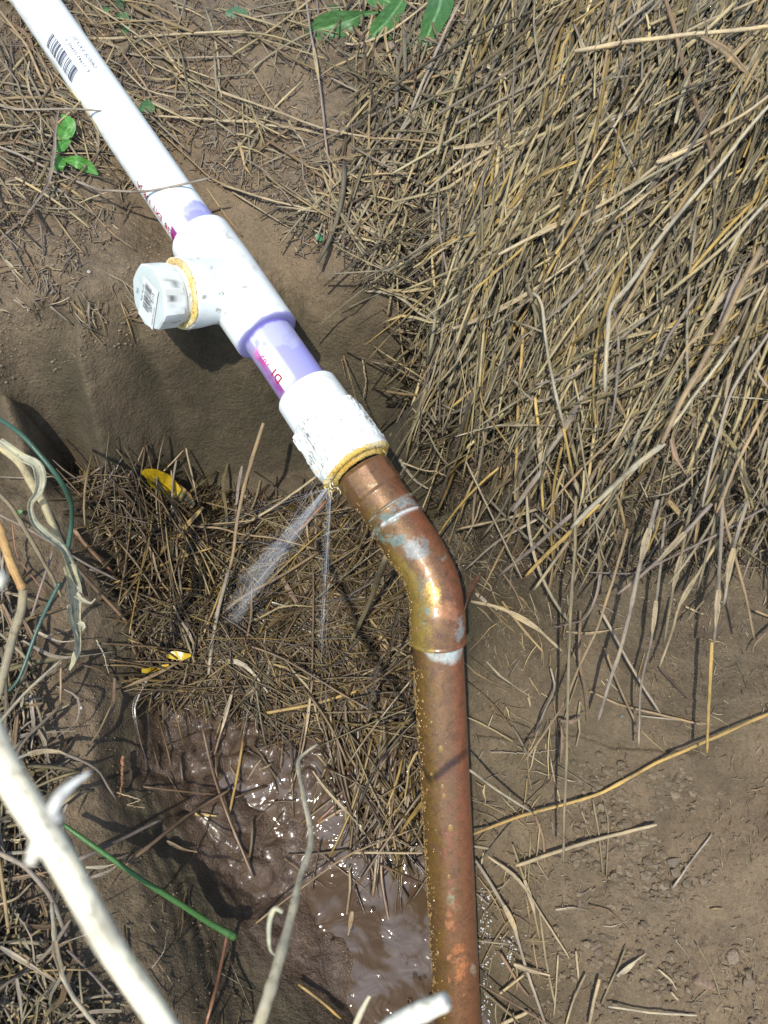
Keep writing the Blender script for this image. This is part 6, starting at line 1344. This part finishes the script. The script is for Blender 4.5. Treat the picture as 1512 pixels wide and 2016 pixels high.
# ---------------------------------------------------------------- the leak: jets, fine spray and drips
JET = empty('water_spray', c2w(646., 962., .462)); tag(JET, 'fan of water spraying down-left from the leaking threaded joint', 'water')
def fil(mb, p0, p1, r0, r1, rr, n=16, sag=.0, wob=.0004):
    t = np.linspace(0, 1, n)[:, None]; P = p0+(p1-p0)*t+np.array([0, 0, -sag])*t*t+RNG.normal(0, wob, (n, 3))*t; tube(mb, P, (r0+(r1-r0)*t[:, 0])*(1+.4*RNG.random(n)), 5, (1, 1, 1, 1), True)
rr = random.Random(4); src = c2w(644., 962., .463)
mb = MB()
for i in range(14):
    u1, v1 = rr.gauss(450, 34), rr.gauss(1205, 30); p1 = c2w(u1, v1, float(dep(u1, v1, GROUND_DEP))-rr.uniform(.005, .03)); p0 = src+RNG.normal(0, .0030, 3); e = rr.uniform(.55, 1.0)
    fil(mb, p0, p0+(p1-p0)*e, .00018, .00010, rr, 16, 0, .0005)
for i in range(4):
    u1, v1 = rr.uniform(270, 420), rr.uniform(1040, 1130); p1 = c2w(u1, v1, float(dep(u1, v1, GROUND_DEP))-.01); fil(mb, src, src+(p1-src)*rr.uniform(.4, .8), .00012, .00005, rr, 14)
mm = MB()
for i in range(7):
    u1, v1 = rr.gauss(440, 13), rr.gauss(1225, 20); p1 = c2w(u1, v1, float(dep(u1, v1, GROUND_DEP))-.006); fil(mm, src, src+(p1-src)*rr.uniform(.6, 1.0), .0006, .0030, rr, 18, 0, .0008)
mm.build('mist', M['mist'], JET)
j1 = mb.build('broad_jet', M['spray'], JET)
mb = MB()
for i in range(7):
    u1, v1 = rr.gauss(629, 5), rr.gauss(1270, 30); p1 = c2w(u1, v1, float(dep(u1, v1, GROUND_DEP))-.004); p0 = c2w(651., 972., .463)+RNG.normal(0, .0006, 3); fil(mb, p0, p1, .00022, .00014, rr, 22, 0, .0004)
mb.build('narrow_jet', M['spray'], JET)
mb = MB(); OV = np.array([[1,0,0],[-1,0,0],[0,1,0],[0,-1,0],[0,0,1],[0,0,-1]], float); OT = np.array([[0,2,4],[2,1,4],[1,3,4],[3,0,4],[2,0,5],[1,2,5],[3,1,5],[0,3,5]])
for i in range(6500):
    if i % 4:
        u1, v1 = rr.gauss(455, 34), rr.gauss(1200, 40); e = min(1, rr.random()**.6)*1.04
    else: u1, v1 = rr.gauss(630, 8), rr.gauss(1270, 30); e = rr.random()
    p1 = c2w(u1, v1, float(dep(u1, v1, GROUND_DEP))-.004); p = src+(p1-src)*e+RNG.normal(0, .0008+.003*e, 3)*(1 if i % 4 else .35); mb.add(OV*rr.choice([.00010, .00014, .0002, .0003])+p, OT)
for i in range(900):
    u, v = rr.gauss(430, 90), rr.gauss(1260, 80); p = c2w(u, v, float(dep(u, v, GROUND_DEP))-rr.uniform(.002, .03)); mb.add(OV*rr.choice([.00012, .0002, .0003])+p, OT)
dp = mb.build('droplets', M['spray'], JET, smooth=False); dp['kind'] = 'stuff'
DRIP = empty('dripping_water', c2w(790., 1190., .455)); tag(DRIP, 'clear stringy drips falling from the underside of the copper elbow', 'water')
for pts, wd in (([(797,1170,.452),(780,1215,.47),(770,1270,.485),(757,1310,.50)], [3, 7, 8, 2]), ([(750,1300,.51),(742,1320,.515),(735,1345,.52)], [2, 11, 2]), ([(734,1358,.525),(730,1375,.53),(722,1420,.54)], [8, 9, 3]), ([(815,1240,.45),(806,1200,.447)], [2, 2])):
    A = catmull(np.array(pts, float), 18); mb = MB(); t = np.linspace(0, 1, 18); W_ = np.interp(t, np.linspace(0, 1, len(wd)), wd)*A[:, 2]/FPX/2; P = c2w(A[:, 0], A[:, 1], A[:, 2]); P += np.stack([np.sin(t*22)*.0004, 0*t, 0*t], 1)
    tube(mb, P, W_*(1+.35*np.sin(t*26)), 10, (1, 1, 1, 1)); mb.build('drip', M['drop'], DRIP)
for o in bpy.data.objects:
    if '_o' in o: del o['_o']
